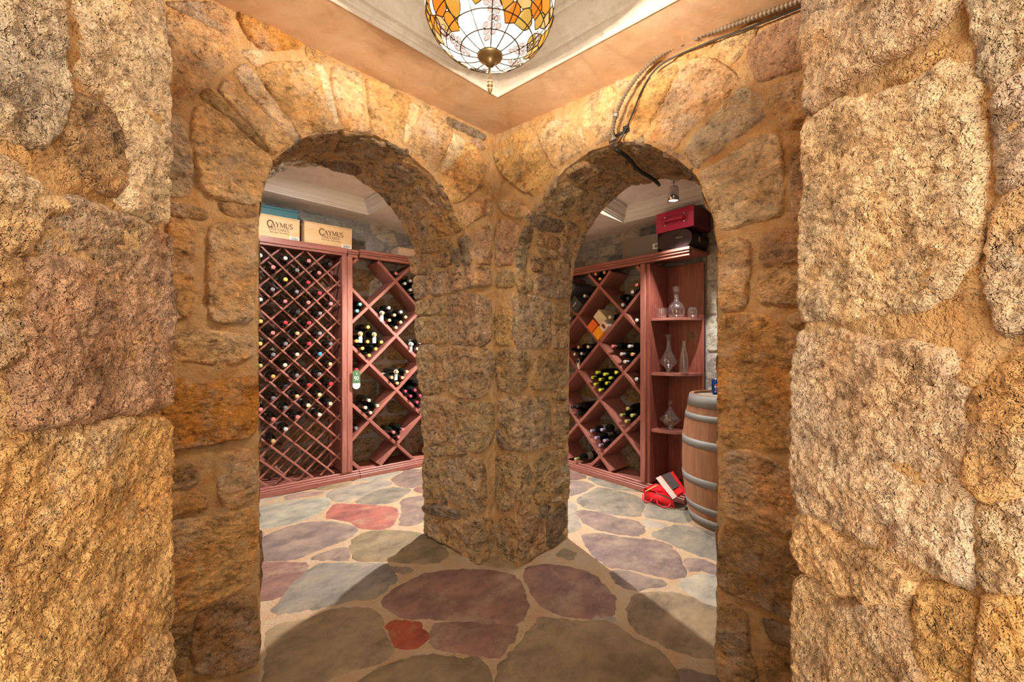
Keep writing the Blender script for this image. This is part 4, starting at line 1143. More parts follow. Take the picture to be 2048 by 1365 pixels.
def settle(pts, ca, cb, x0, x1, z0, z1):
    """spread a pile so that no two bottles overlap"""
    P = [[p[0], p[1]] for p in pts]; R = .0385
    for it in range(80):
        for i in range(len(P)):
            for j in range(i):
                dx, dz = P[i][0] - P[j][0], P[i][1] - P[j][1]; d = math.hypot(dx, dz) + 1e-6
                if d < 2 * R:
                    k = (2 * R - d) / 2 / d; P[i][0] += dx * k; P[i][1] += dz * k; P[j][0] -= dx * k; P[j][1] -= dz * k
        for p in P:
            p[0], p[1] = bin_rest(p[0], p[1], ca, cb, .0535)
            p[0] = min(max(p[0], x0 + R), x1 - R); p[1] = min(max(p[1], z0 + R), z1 - R)
    bad = [(i, j) for i in range(len(P)) for j in range(i) if math.hypot(P[i][0] - P[j][0], P[i][1] - P[j][1]) < 2 * R - .004]
    if bad: print('PILE', pts, bad)
    return P
for DATA, M, ca, cb, lim in ((BOT_A, MA, CA2, CB2, (BX0, BX1, .086, 2.165)), (BOT_B, MBR, CA3, CB3, (CX0, CX1, .086, 2.052))):
    for key, pts in DATA:
        if key == 'toptan': pts = pts[:1] + pts[2:]
        order = sorted(range(len(pts)), key=lambda i: -pts[i][1])
        P = settle(pts, ca, cb, *(lim if key != 'toptan' else lim[:3] + (2.085,)))
        for rank, i in enumerate(order):
            lab = BINS[key]
            if len(pts) > 1: lab = '%s %s, %s from top' % (CAPN[pts[i][2]] + ' cap:' if False else ORD[rank] if rank == 0 else ORD[rank], lab, '') if False else '%s, %s' % (lab, 'topmost one' if rank == 0 else ('lowest one' if rank == len(pts) - 1 else ORD[rank] + ' from top'))
            o = bottle(M, P[i][0], P[i][1], (.058 if key == 'toptan' else .02) + rb.uniform(-.012, .012) * (key != 'toptan'), pts[i][2], lab, ('pile: ' + BINS[key]) if len(pts) > 1 else None, rb)
            TIPS.setdefault(key, []).append((P[i][0], P[i][1], o))
# ------------------------------------------------------------------ lettering
GL = {}
def arc(cx, cy, rx, ry, a0, a1, n=10):
    return [(cx + rx * math.cos(math.radians(a0 + (a1 - a0) * k / n)), cy + ry * math.sin(math.radians(a0 + (a1 - a0) * k / n))) for k in range(n + 1)]
GL['C'] = (.82, [(arc(.45, .5, .38, .5, 45, 315, 14), .11), ([(.74, .98), (.74, .72)], .05), ([(.74, .06), (.74, .2)], .04)])
GL['A'] = (.86, [([(.08, 0), (.42, 1)], .06), ([(.40, 1), (.76, 0)], .13), ([(.2, .34), (.64, .34)], .05), ([(-.02, .02), (.2, .02)], .04), ([(.62, .02), (.9, .02)], .04)])
GL['Y'] = (.82, [([(.1, 1), (.42, .48)], .13), ([(.74, 1), (.42, .48)], .06), ([(.42, .5), (.42, 0)], .12), ([(-.02, .98), (.24, .98)], .04), ([(.6, .98), (.86, .98)], .04), ([(.28, .02), (.56, .02)], .04)])
GL['M'] = (1.02, [([(.12, 0), (.14, 1)], .06), ([(.14, 1), (.5, .1)], .12), ([(.5, .1), (.84, 1)], .06), ([(.84, 1), (.88, 0)], .12), ([(.0, .02), (.24, .02)], .04), ([(.76, .02), (1.0, .02)], .04)])
GL['U'] = (.84, [([(.16, 1), (.16, .36)] + arc(.41, .34, .25, .34, 180, 300, 8), .12), (arc(.41, .34, .25, .34, 290, 360, 6) + [(.66, 1)], .06), ([(.02, .98), (.3, .98)], .04), ([(.52, .98), (.8, .98)], .04)])
GL['S'] = (.64, [(arc(.3, .74, .22, .25, 40, 270, 10) + arc(.3, .25, .24, .25, 90, -140, 10), .10), ([(.5, .98), (.5, .76)], .04), ([(.06, .02), (.06, .24)], .04)])
GL['V'] = (.82, [([(.08, 1), (.42, 0)], .12), ([(.42, 0), (.74, 1)], .06), ([(-.04, .98), (.22, .98)], .04), ([(.6, .98), (.86, .98)], .04)])
GL['I'] = (.36, [([(.17, 0), (.17, 1)], .12), ([(.03, .02), (.31, .02)], .04), ([(.03, .98), (.31, .98)], .04)])
GL['N'] = (.88, [([(.14, 0), (.14, 1)], .06), ([(.12, 1), (.72, 0)], .12), ([(.72, 0), (.72, 1)], .06), ([(.0, .02), (.28, .02)], .04), ([(.58, .98), (.86, .98)], .04)])
GL['E'] = (.68, [([(.16, 0), (.16, 1)], .12), ([(.03, .98), (.58, .98)], .05), ([(.16, .5), (.46, .5)], .05), ([(.03, .02), (.6, .02)], .05), ([(.58, .98), (.58, .8)], .04), ([(.6, .02), (.6, .22)], .04)])
GL['R'] = (.82, [([(.16, 0), (.16, 1)], .12), ([(.03, .98), (.36, .98)] + arc(.36, .74, .22, .24, 90, -90, 8) + [(.16, .5)], .07), ([(.36, .5), (.74, .02), (.82, .02)], .11), ([(.03, .02), (.3, .02)], .04)])
GL['D'] = (.82, [([(.16, 0), (.16, 1)], .12), ([(.03, .98), (.3, .98)] + arc(.3, .5, .40, .48, 90, -90, 12) + [(.03, .02)], .09)])
GL['9'] = (.6, [(arc(.28, .7, .2, .28, 0, 360, 14), .1), ([(.48, .7), (.46, .35), (.3, .04)], .1)])
GL['0'] = (.6, [(arc(.28, .5, .21, .48, 0, 360, 16), .1)])
GL['p'] = (.6, [([(.1, -.3), (.1, .62)], .12), (arc(.28, .32, .18, .28, 0, 360, 12), .11)])
GL['e'] = (.58, [([(.1, .32), (.46, .32)] + arc(.28, .32, .18, .28, 0, 310, 12), .11)])
GL['s'] = (.5, [(arc(.22, .46, .15, .15, 40, 270, 8) + arc(.22, .17, .16, .16, 90, -140, 8), .11)])
GL['i'] = (.3, [([(.12, 0), (.12, .6)], .12), ([(.12, .76), (.12, .88)], .12)])
def text_mesh(txt, h, thick=.0008, fat=1.0):
    m = MB(); x = 0.0
    for ch in txt:
        if ch == ' ': x += .4 * h; continue
        w, strokes = GL[ch]
        for pts, sw in strokes:
            for (a, b) in zip(pts, pts[1:]):
                d = math.hypot(b[0] - a[0], b[1] - a[1]) + 1e-6; nx, nz = -(b[1] - a[1]) / d * sw * fat / 2, (b[0] - a[0]) / d * sw * fat / 2
                ex, ez = (b[0] - a[0]) / d * sw * .2, (b[1] - a[1]) / d * sw * .2
                q = [(a[0] - ex + nx, a[1] - ez + nz), (a[0] - ex - nx, a[1] - ez - nz), (b[0] + ex - nx, b[1] + ez - nz), (b[0] + ex + nx, b[1] + ez + nz)]
                m.add([(x + p[0] * h, y, p[1] * h) for y in (-thick, 0) for p in q], [(0, 1, 2, 3), (7, 6, 5, 4), (0, 4, 5, 1), (1, 5, 6, 2), (2, 6, 7, 3), (3, 7, 4, 0)])
        x += w * h
    return m, x
def write(txt, h, cx, z, y, parent, mat, name='lettering', fat=1.0, slant=0.0):
    m, w = text_mesh(txt, h, fat=fat)
    m.v = [(p[0] - w / 2 + p[2] * slant, p[1], p[2]) for p in m.v]
    return m.build(name, mat, parent, loc=(cx, y, z))

# ------------------------------------------------------------------ things on the racks
def local_root(name, M, x, y, z, label, cat, rz=0.0, group=None):
    o = empty(name); o.matrix_world = M @ Matrix.Translation((x, y, z)) @ Matrix.Rotation(rz, 4, 'Z'); tag(o, label, cat, group); return o
def crate(M, x0, x1, y0, depth, z0, h, label, mat, writing=True, rz=0.0, lid=False):
    w = x1 - x0
    o = local_root('wine_crate', M, (x0 + x1) / 2, y0, z0, label, 'crate', rz)
    t = .014
    def brd(n, *a):
        return beam(o, n, *a, mat=mat, bev=.0012)
    fb = brd('front_board', -w / 2, w / 2, 0, t, 0, h)
    brd('back_board', -w / 2, w / 2, depth - t, depth, 0, h)
    brd('end_board', -w / 2, -w / 2 + t, t + .0005, depth - t - .0005, 0, h)
    brd('end_board', w / 2 - t, w / 2, t + .0005, depth - t - .0005, 0, h)
    brd('lid', -w / 2 - .002, w / 2 + .002, -.002, depth + .002, h + .0005, h + .011)
    if writing:
        for args in (('C', h * .30, -w * .150, h * .515, 1.35), ('AYMUS', h * .215, w * .105, h * .56, 1.35), ('VINEYARDS', h * .125, w * .04, h * .39, 1.2)):
            subpart(write(*args[:4], -.0004, o, M_INK, fat=args[4]), fb)
        sm = MB()
        r = random.Random(4)
        for a, b, n in ((-.16, .02, 26), (.05, .26, 30)):
            pts = [(w * (a + (b - a) * k / n), -.001, h * (.31 + .035 * math.sin(k * 2.1) + (.05 if k in (0, 1, 14) else 0))) for k in range(n + 1)]
            sm.tube(pts, .0011, 4)
        subpart(sm.build('script_lettering', M_INK, o), fb)
        stk = MB().box(w * .27, w * .48, -.0008, 0, h * .04, h * .22).build('barcode_sticker', M_PAPER, o, color=(.78, .78, .78))
        bc = MB(); x = w * .30
        while x < w * .45:
            ww = r.choice((.0015, .0025, .004)); bc.box(x, x + ww, -.0014, -.0008, h * .08, h * .19); x += ww + r.choice((.002, .003))
        subpart(bc.build('barcode', M_INK, o), stk)
    return o
ZT = 2.241
crate(MA, .012, .372, .075, .22, ZT, .195, 'pale wine crate under the teal box, partly behind the arch', M_PINE)
crate(MA, .408, .832, .065, .23, ZT, .195, 'yellow pine wine crate standing alone right of the teal box', M_PINE)
crate(MA, 1.325, 1.64, .10, .2, 2.246, .10, 'small pale pink wooden box on the left cornice by the pillar', M_PINE2, False)
o = local_root('teal_box', MA, .20, .12, ZT + .2075, 'flat teal carton lying on the pale wine crate', 'box')
MT = plain('teal_card', (.045, .17, .20), .5)
MB().box(-.17, .17, 0, .2, 0, .072, bev=.003).build('carton', MT, o); MB().box(-.173, .173, -.003, .203, .0725, .09, bev=.003).build('lid', MT, o)

# red leather case
ZB = 2.111
M_RED = plain('crimson_leather', (.48, .018, .07), .42)
M_REDSIDE = plain('dark_wine_leather', (.13, .022, .03), .5)
M_CASE = plain('brown_black_leather', (.055, .035, .033), .75, 0, .2)
o = local_root('oval_case', MBR, 1.158, .03, ZB + .005, 'dark rounded leather wine case lying under the crimson case', 'case')
hw, hh = .148, .074
ov = arc(hw - hh, hh, hh, hh, -90, 90, 10) + arc(-hw + hh, hh, hh, hh, 90, 270, 10)
RX = Matrix.Rotation(math.pi / 2, 4, 'X')
MB().prism(ov, -.30, 0, RX).build('body', M_CASE, o)
ov2 = [(x * 1.015, (z - hh) * 1.03 + hh) for x, z in ov]
mm = MB(); n = len(ov2); mm.tube([(x, -.001, z) for x, z in ov2], .003, 5, True); mm.build('rim_piping', M_BLACK, o)
MB().box(-.002, .002, -.002, .0, .0, .148).build('seam', M_BLACK, o)
MB().box(.012, .072, -.003, 0, .082, .096).build('silver_plate', M_CHROME, o)
MB().box(.1485, .153, .10, .14, .05, .09).build('clasp', M_CHROME, o)
o = local_root('crimson_case', MBR, 1.165, .02, ZB + .1625, 'crimson leather case with strap handle on top of the dark case', 'case')
MB().box(-.165, .165, .004, .30, 0, .168, bev=.004).build('body', M_REDSIDE, o)
MB().box(-.165, .165, -.004, .0035, 0, .168, bev=.002).build('front_panel', M_RED, o)
MB().box(-.115, .115, -.0055, -.0042, .045, .125).build('handle_plate', plain('crimson_leather_dark', (.36, .012, .045), .5), o)
h_ = MB(); h_.tube([(-.085, -.007, .085), (-.08, -.024, .085), (0, -.03, .085), (.08, -.024, .085), (.085, -.007, .085)], .012, 6); h_.build('handle', M_RED, o)
for x, z in ((-.085, .118), (.085, .118), (-.085, .052), (.085, .052)):
    MB().lathe([(.008, 0), (.008, .002), (.004, .005), (0, .005)], 10, Matrix.Translation((x, -.0055, z)) @ Matrix.Rotation(math.pi / 2, 4, 'X')).build('stud', M_CHROME, o, True)
# taupe carton
o = local_root('taupe_carton', MBR, .78, .10, ZB, 'flat taupe carton standing behind the cornice left of the dark case', 'box')
MTP = plain('taupe_card', (.20, .165, .14), .38)
MB().box(-.185, .185, 0, .10, 0, .195, bev=.002).build('carton', MTP, o)
MB().box(.135, .186, -.001, 0, .055, .105).build('sticker', M_PAPER, o, color=(.75, .74, .70)); MB().box(.155, .1865, -.0018, -.001, .065, .095).build('sticker_print', M_PAPER, o, color=(.22, .20, .18))

# cartons in the right bins
def carton(M, cx, cz, ang, w, h, d, y0, col, name, label, top=None, rough=.55):
    o = empty(name); o.matrix_world = M @ Matrix.Translation((cx, y0, cz)) @ rot_y(-ang); tag(o, label, 'box')
    MB().box(-w / 2, w / 2, 0, d, -h / 2, h / 2, bev=.002).build('carton', plain(name + '_card', col, rough), o)
    return o
def along45(cx, cz, n=0): return cx, cz
A45 = math.radians(45)
o = carton(MBR, .076, 1.737, A45, .125, .125, .30, .005, (.05, .055, .06), 'black_carton', 'black carton resting in the corner of the bin, lower of two')
MB().box(-.03, .03, -.0012, 0, -.003, .004).build('emblem', M_WHITE, o)
o = carton(MBR, .036, 1.898, A45, .135, .085, .30, -.02, (.06, .065, .07), 'black_carton', 'black carton stacked on the other black carton')
MB().box(-.025, .025, -.0012, 0, -.003, .004).build('emblem', M_WHITE, o)
o = carton(MBR, .300, 1.504, -A45, .085, .105, .29, .012, (.80, .16, .02), 'orange_carton', 'orange carton with yellow end beside the cream carton')
o2 = carton(MBR, .372, 1.432, -A45, .095, .105, .29, .012, (.85, .36, .02), 'yellow_carton', 'yellow carton in the bottom corner beside the orange one')
o3 = carton(MBR, .382, 1.583, -A45, .135, .10, .26, .03, (.66, .56, .40), 'cream_carton', 'cream wine carton with an oval cut-out beside the orange carton')
o4 = carton(MBR, .446, 1.4935, -A45, .075, .08, .27, .005, (.74, .58, .50), 'pink_carton', 'pale pink carton with a dark oval window')
ovp = arc(.012, .0, .016, .016, -90, 90, 8) + arc(-.012, .0, .016, .016, 90, 270, 8)
MB().prism(ovp, 0, .0012, RX).build('oval_window', plain('cutout_dark', (.16, .05, .02), .8), o4)

# hanging tag with 90 on the red-capped bottle
s_, z_, bo = TIPS['tagged'][0]
o = local_root('neck_tag', MA, s_ - .012, -.003, z_ - .185, 'green and white neck tag reading 90 hanging beside the post', 'tag')
tg = [(-.036, .17), (-.036, .04)] + arc(0, .036, .036, .036, 180, 360, 10) + [(.036, .04), (.036, .17)] + arc(0, .165, .036, .02, 0, 180, 8)
tw = [(-.036, .055), (-.036, .036)] + arc(0, .036, .036, .036, 180, 360, 10) + [(.036, .055)]
MB().prism(tg, 0, .001, RX).build('card', M_PAPER, o, color=(.05, .13, .05))
MB().prism(tw, .0012, .002, RX).build('white_band', M_PAPER, o, color=(.72, .70, .64))
write('90', .038, 0, .085, -.0014, o, M_WHITE, fat=1.1)
write('V', .018, .004, .138, -.0014, o, M_WHITE, fat=.8)
# white neck tags in the piles
def neck_tag(M, key, i, label):
    s, z, bo = TIPS[key][i]
    o = local_root('neck_tag', M, s, .045, z - .085, label, 'tag', 0, 'white paper neck tags on the bottles')
    MB().box(-.017, .017, 0, .001, 0, .06).build('card', M_PAPER, o, color=(.70, .70, .70))
    ring = MB(); ring.tube([(.021 * math.cos(a), .0, .085 + .021 * math.sin(a)) for a in np.linspace(0, 2 * math.pi, 14, endpoint=False)], .003, 5, True); ring.build('loop', M_PAPER, o, color=(.70, .70, .70))
neck_tag(MA, 'tan', 2, 'white paper tag on a tan-capped bottle, upper pile'); neck_tag(MA, 'gold', 1, 'white paper tag on the left gold-capped bottle')
neck_tag(MA, 'gold', 2, 'white paper tag on the right gold-capped bottle'); neck_tag(MA, 'five', 0, 'white paper tag in the pile of five tan caps')
neck_tag(MA, 'middle bin beside pillar', 1, 'white paper tag on a silver-capped bottle by the pillar'); neck_tag(MBR, 'leftlow', 5, 'white paper tag in the right rack by the pillar')

# ------------------------------------------------------------------ glassware on the display shelves
def shell(prof, t=.004):
    """closed glass wall around an outer profile, base first"""
    inner = [(max(r - t, .0), z + (t * 1.5 if k == 0 else 0)) for k, (r, z) in enumerate(prof)]
    return [(0, prof[0][1])] + prof + inner[::-1] + [(0, inner[0][1])]
def glass(name, s, y, z, prof, label, cat, stopper=None, n=28, t=.004):
    o = local_root(name, MBR, s, y, z, label, cat)
    MB().lathe(shell(prof, t), n).build('glass_body', M_GLASS, o, True)
    if stopper: MB().lathe(stopper, 16).build('stopper', M_GLASS, o, True)
    return o
Z1, Z2, Z3 = 1.5485, 1.0665, .5665
glass('decanter', 1.09, .19, Z1, [(.045, 0), (.062, .01), (.074, .04), (.076, .075), (.062, .11), (.032, .14), (.022, .155), (.021, .19), (.026, .2)], 'round cut-glass decanter with tall cylindrical stopper on the top shelf', 'decanter',
      [(0, .17), (.017, .172), (.018, .2), (.028, .201), (.036, .268), (.03, .272), (0, .27)])
o = glass('glass_creamer', 1.003, .10, Z1, [(.03, 0), (.042, .02), (.046, .05), (.04, .075), (.042, .085)], 'small glass creamer with handle left of the stoppered decanter', 'glass')
hm = MB(); hm.tube([(-.036, 0, .07), (-.06, 0, .1), (-.065, 0, .115)], .006, 6); hm.build('handle', M_GLASS, o, True)
glass('glass_bowl', 1.20, .255, Z1, [(.024, 0), (.038, .014), (.046, .045), (.04, .075), (.028, .09)], 'round glass bowl right of the stoppered decanter', 'glass')
glass('decanter', 1.03, .165, Z2, [(.032, 0), (.034, .006), (.020, .016), (.036, .05), (.076, .082), (.08, .098), (.05, .15), (.026, .2), (.018, .26), (.022, .31), (.044, .335), (.046, .338)], 'tall slender decanter with flared lip on the middle shelf', 'decanter')
glass('glass_bottle', 1.165, .175, Z2, [(.036, 0), (.038, .01), (.038, .12), (.030, .17), (.019, .21), (.016, .25), (.018, .275), (.02, .28)], 'tall square clear glass bottle beside the slender decanter', 'bottle', None, 8)
glass('decanter', 1.045, .165, Z3, [(.036, 0), (.038, .012), (.028, .022), (.04, .04), (.092, .085), (.094, .093), (.05, .135), (.022, .18), (.015, .2), (.018, .21)], 'wide diamond-shaped decanter with knob stopper on the lowest shelf', 'decanter',
      [(0, .2), (.012, .2), (.014, .22), (.026, .232), (.028, .246), (.014, .262), (0, .268)])
glass('wine_glass', 1.188, .24, Z3, [(.026, 0), (.046, .03), (.052, .065), (.044, .11), (.026, .14), (.024, .18), (.038, .235)], 'round glass carafe with flared lip half hidden by the barrel', 'glass')

# ------------------------------------------------------------------ barrel with the can on it
BC = (3.275, 1.009)
M_STAVE = wood_material('oak_stave', (.36, .175, .09), (.24, .105, .052), .55, .6)
M_HEADW = wood_material('weathered_oak', (.40, .345, .28), (.28, .235, .19), .6, .7)
barrel = empty('wine_barrel', (BC[0], BC[1], 0)); tag(barrel, 'oak wine barrel with grey metal hoops standing by the right jamb', 'barrel')
HB = .945
def brad(z):
    t = (z / HB - .5) * 2; return .278 + .058 * (1 - t * t)
NS = 22
for k in range(NS):
    a0 = 2 * math.pi * k / NS + .0004; a1 = 2 * math.pi * (k + 1) / NS - .0004
    m = MB(); zs = np.linspace(0.003, HB, 13); n = 4
    for z in zs:
        for j in range(n + 1):
            a = a0 + (a1 - a0) * j / n; r = brad(z) - (.0006 if j in (0, n) else 0); m.v.append((z, r * math.cos(a), r * math.sin(a)))
        for j in range(n + 1):
            a = a0 + (a1 - a0) * j / n; r = brad(z) - .025; m.v.append((z, r * math.cos(a), r * math.sin(a)))
    w = 2 * (n + 1)
    for i in range(len(zs) - 1):
        for j in range(n):
            m.f.append((i * w + j, i * w + j + 1, (i + 1) * w + j + 1, (i + 1) * w + j))
            m.f.append((i * w + n + 1 + j + 1, i * w + n + 1 + j, (i + 1) * w + n + 1 + j, (i + 1) * w + n + 1 + j + 1))
        m.f.append((i * w, (i + 1) * w, (i + 1) * w + n + 1, i * w + n + 1)); m.f.append((i * w + n, i * w + 2 * n + 1, (i + 1) * w + 2 * n + 1, (i + 1) * w + n))
    b = (len(zs) - 1) * w
    for j in range(n): m.f.append((b + j, b + j + 1, b + n + 2 + j, b + n + 1 + j))
    o = m.build('stave', M_STAVE, barrel); o.matrix_local = rot_y(-math.pi / 2)
MB().lathe([(0, HB - .035), (.256, HB - .035), (.256, HB - .02), (0, HB - .02)], 32).build('head', M_HEADW, barrel)
def hoop(z0, z1):
    pr = [(brad(z0) - .002, z0), (brad(z0) + .003, z0), (brad((z0 + z1) / 2) + .0035, (z0 + z1) / 2), (brad(z1) + .003, z1), (brad(z1) - .002, z1)]
    return MB().lathe(pr, 48)
HOOPS = []
for z0, z1 in ((.858, .942), (.765, .808), (.575, .630), (.305, .36), (.115, .16), (.012, .072)):
    m = hoop(z0, z1); m.f = [f for f in m.f if len(f) == 4]
    HOOPS.append(m.build('hoop', M_HOOP, barrel, True))
for z in (.885, .04):
    for a in (3.6, 4.3, 5.1):
        rv = MB().lathe([(.007, 0), (.005, .003), (0, .004)], 8, Matrix.Rotation(a, 4, 'Z') @ Matrix.Translation((brad(z) + .003, 0, z)) @ Matrix.Rotation(math.pi / 2, 4, 'Y')).build('rivet', M_STEEL, barrel, True); subpart(rv, HOOPS[0] if z > .5 else HOOPS[-1])
CX_, CY_ = 3.344, 1.134
can = empty('soda_can', (CX_, CY_, HB - .0195)); tag(can, 'blue soda can with round red, white and blue logo on the barrel', 'can')
M_CAN = plain('blue_can', (.006, .06, .30), .25, .5)
MB().lathe([(.022, 0), (.026, .004), (.0330, .014), (.0330, .104), (.027, .117), (.0265, .12), (.0245, .118), (0, .117)], 28).build('can_body', M_CAN, can, True)
MB().lathe([(.0268, .1165), (.0275, .119), (.0268, .1212), (.0255, .1205)], 28).build('rim', M_CHROME, can, True)
FA_ = math.atan2(-CY_, -CX_) + .32
def wrap_patch(poly, r, name, col):
    """flat print wrapped on the can"""
    P = resample(np.array(poly), .003); V, F, bd = fill_poly(P, .004, np.random.RandomState(1))
    v = [(r * math.cos(FA_ + x / r), r * math.sin(FA_ + x / r), z) for x, z in V]
    mesh_obj(name, v, F, M_PAPER, can, False, col)
wrap_patch(arc(0, .062, .0235, .0235, 0, 360, 24)[:-1], .0333, 'logo_disc', (.80, .80, .80))
top = arc(0, .062, .021, .021, 20, 175, 14) + [(-.012, .066), (.0, .067), (.012, .072)]
wrap_patch(top, .0335, 'logo_red', (.62, .01, .03))
bot = arc(0, .062, .021, .021, 190, 350, 14) + [(.012, .060), (0, .056), (-.012, .057)]
wrap_patch(bot, .0335, 'logo_blue', (.01, .05, .35))
m, w = text_mesh('pepsi', .016, fat=1.2)
m.v = [((.0336 - p[1] * .2) * math.cos(FA_ + (p[0] - w / 2) / .0336), (.0336 - p[1] * .2) * math.sin(FA_ + (p[0] - w / 2) / .0336), .022 + p[2]) for p in m.v]
m.build('lettering', M_WHITE, can)

# ------------------------------------------------------------------ red shopping bag slumped on the plinth
bag = local_root('shopping_bag', MBR, 1.085, -.165, 0.004, 'collapsed red shopping bag with white and black panel beside the barrel', 'bag')
M_BAGR = plain('red_bag_fabric', (.62, .012, .022), .35); M_BAGW = plain('white_bag_panel', (.66, .55, .50), .5); M_BAGK = plain('dark_bag_print', (.06, .05, .05), .45)
M_BAGY = plain('yellow_ribbon', (.75, .55, .16), .5)
def crumple(P0, P1, P2, P3, nu, nv, amp, seed, bulge=0.0):
    """a creased cloth patch between four corners, with thickness"""
    P0, P1, P2, P3 = [np.array(p) * np.array([.86, .85, 1.0]) for p in (P0, P1, P2, P3)]; rs = np.random.RandomState(seed)
    g = []
    for i in range(nu + 1):
        for j in range(nv + 1):
            a, b = i / nu, j / nv; g.append((1 - a) * (1 - b) * P0 + a * (1 - b) * P1 + a * b * P2 + (1 - a) * b * P3)
    g = np.array(g); n = np.cross(P1 - P0, P3 - P0); n = n / (np.linalg.norm(n) + 1e-9)
    h = amp * ridged(g / .05 + rs.uniform(0, 50, 3), 3) + bulge * np.array([math.sin(math.pi * i / nu) * math.sin(math.pi * j / nv) for i in range(nu + 1) for j in range(nv + 1)])
    top = g + n * h[:, None]; bot = top - n * .004
    m = MB(); N1 = len(top); f = []
    for i in range(nu):
        for j in range(nv):
            a = i * (nv + 1) + j; b = a + nv + 1; f.append((a, b, b + 1, a + 1)); f.append((N1 + a, N1 + a + 1, N1 + b + 1, N1 + b))
    ring = [i * (nv + 1) for i in range(nu + 1)] + [nu * (nv + 1) + j for j in range(1, nv + 1)] + [i * (nv + 1) + nv for i in range(nu - 1, -1, -1)] + [j for j in range(nv - 1, 0, -1)]
    for a, b in zip(ring, ring[1:] + ring[:1]): f.append((a, N1 + a, N1 + b, b))
    m.add(top, f); return m
crumple((-.10, 0, .01), (.20, .03, .01), (.19, .02, .07), (-.10, .0, .10), 14, 8, .010, 1, .02).build('front_side', M_BAGR, bag, True)
crumple((-.10, 0, .10), (.19, .02, .075), (.14, .16, .10), (-.06, .14, .12), 12, 10, .014, 2).build('folded_gusset', M_BAGR, bag, True)
crumple((-.10, .0, .01), (-.10, .0, .10), (-.06, .14, .13), (-.06, .15, .02), 8, 8, .012, 3).build('end_side', M_BAGR, bag, True)
crumple((.01, .02, .205), (.185, .02, .075), (.24, .17, .12), (.09, .19, .255), 14, 10, .004, 4).build('top_flap', M_BAGR, bag, True)
crumple((.012, .012, .212), (.184, .012, .081), (.203, .06, .097), (.034, .065, .228), 12, 4, .003, 4).build('white_border', M_BAGW, bag, True)
crumple((.04, .072, .230), (.155, .064, .140), (.185, .135, .163), (.075, .16, .25), 10, 6, .003, 4).build('black_print', M_BAGK, bag, True)
crumple((.165, .055, .134), (.200, .055, .106), (.228, .125, .132), (.19, .13, .158), 6, 5, .002, 4).build('red_print', M_BAGR, bag, True)
m = MB(); m.tube([(-.07, -.01, .085), (-.02, .0, .125), (.02, .03, .155)], .005, 6); m.build('ribbon', M_BAGY, bag, True)
for x0, x1, y in ((-.095, -.005, -.012), (.03, .15, -.004)):
    m = MB(); m.tube([(x0, y, .055), (x0 + .01, y - .015, .02), ((x0 + x1) / 2, y - .02, .008), (x1 - .01, y - .015, .02), (x1, y, .05)], .006, 6); m.build('handle', M_BAGR, bag, True)

# ------------------------------------------------------------------ conduit and cable on the right wall
PTS = [(.14, 2.452), (.279, 2.462), (.386, 2.478), (.531, 2.502), (.667, 2.53), (.772, 2.528), (.839, 2.512), (.906, 2.473), (.966, 2.409), (.999, 2.342), (1.01, 2.287), (1.0, 2.245)]
def spline(P, n):
    P = [np.array(p, float) for p in P]; P = [2 * P[0] - P[1]] + P + [2 * P[-1] - P[-2]]; out = []
    for i in range(1, len(P) - 2):
        for k in range(n):
            t = k / n; a, b, c, d = P[i - 1:i + 3]
            out.append(.5 * ((2 * b) + (c - a) * t + (2 * a - 5 * b + 4 * c - d) * t * t + (3 * b - a - 3 * c + d) * t ** 3))
    out.append(P[-2]); return out
path = [(UB - .047, p[0], p[1]) for p in spline(PTS, 30)]
path = np.array(path); d = np.concatenate([[0], np.cumsum(np.linalg.norm(np.diff(path, axis=0), axis=1))])
t = np.arange(0, d[-1], .0065); pp = np.stack([np.interp(t, d, path[:, k]) for k in range(3)], 1)
cond = empty('flexible_conduit', tuple(pp[0])); tag(cond, 'ribbed metal conduit running along the ceiling and down the right arch', 'conduit')
m = MB(); m.tube([Vector(p) - Vector(pp[0]) for p in pp], [.0108 if k % 2 else .0062 for k in range(len(pp))], 10); m.build('ribbed_sleeve', M_CONDUIT, cond)
for q in (.42, .47, .80, .98):
    i = int(q * len(d) * 0 + np.searchsorted(t, q * 1.15)); i = min(i, len(pp) - 3)
    a = Vector(pp[i]) - Vector(pp[0]); b = Vector(pp[i + 2]) - Vector(pp[0]); mm = MB(); mm.tube([a, b], .0135, 10); mm.build('clamp', M_STEEL, cond)
wire_pts = [(.14, 2.436), (.386, 2.46), (.6, 2.492), (.75, 2.503), (.82, 2.485), (.873, 2.43), (.91, 2.36), (.95, 2.29), (.985, 2.243)]
wp = [Vector((UB - .029, p[0], p[1])) for p in spline(wire_pts, 10)]
cable = empty('black_cable', tuple(wp[0])); tag(cable, 'thin black cable beside the conduit and under the right arch', 'cable')
m = MB(); m.tube([p - wp[0] for p in wp], .0035, 6); m.build('thin_wire', M_BLACK, cable, True)
sw = map_sb
q0 = float(np.interp(1.0, PB_F[::-1, 0], cum(PB_F)[::-1]))
q1 = float(np.interp(1.035, PB_B[::-1, 0], cum(PB_F)[::-1]))
und = []
for k in range(14):
    w = k / 13; und.append(Vector(sw(np.array([q0 + (q1 - q0) * w + .012 * math.sin(w * 9)]), np.array([-.02 + .5 * w]), np.array([.04]))[0]))
m = MB(); m.tube([p - wp[0] for p in und], .0095, 8); m.build('soffit_cable', M_BLACK, cable, True)
br = empty('cable_clip', (UB - .02, .985, 2.290)); tag(br, 'small black clip holding the conduit above the arch', 'clip')
MB().box(-.004, .004, -.045, .045, -.012, -.002).build('bar', M_BLACK, br); MB().box(-.012, .004, -.045, -.02, -.002, .014).build('hook', M_BLACK, br); MB().box(-.012, .004, .030, .045, -.002, .012).build('hook', M_BLACK, br)

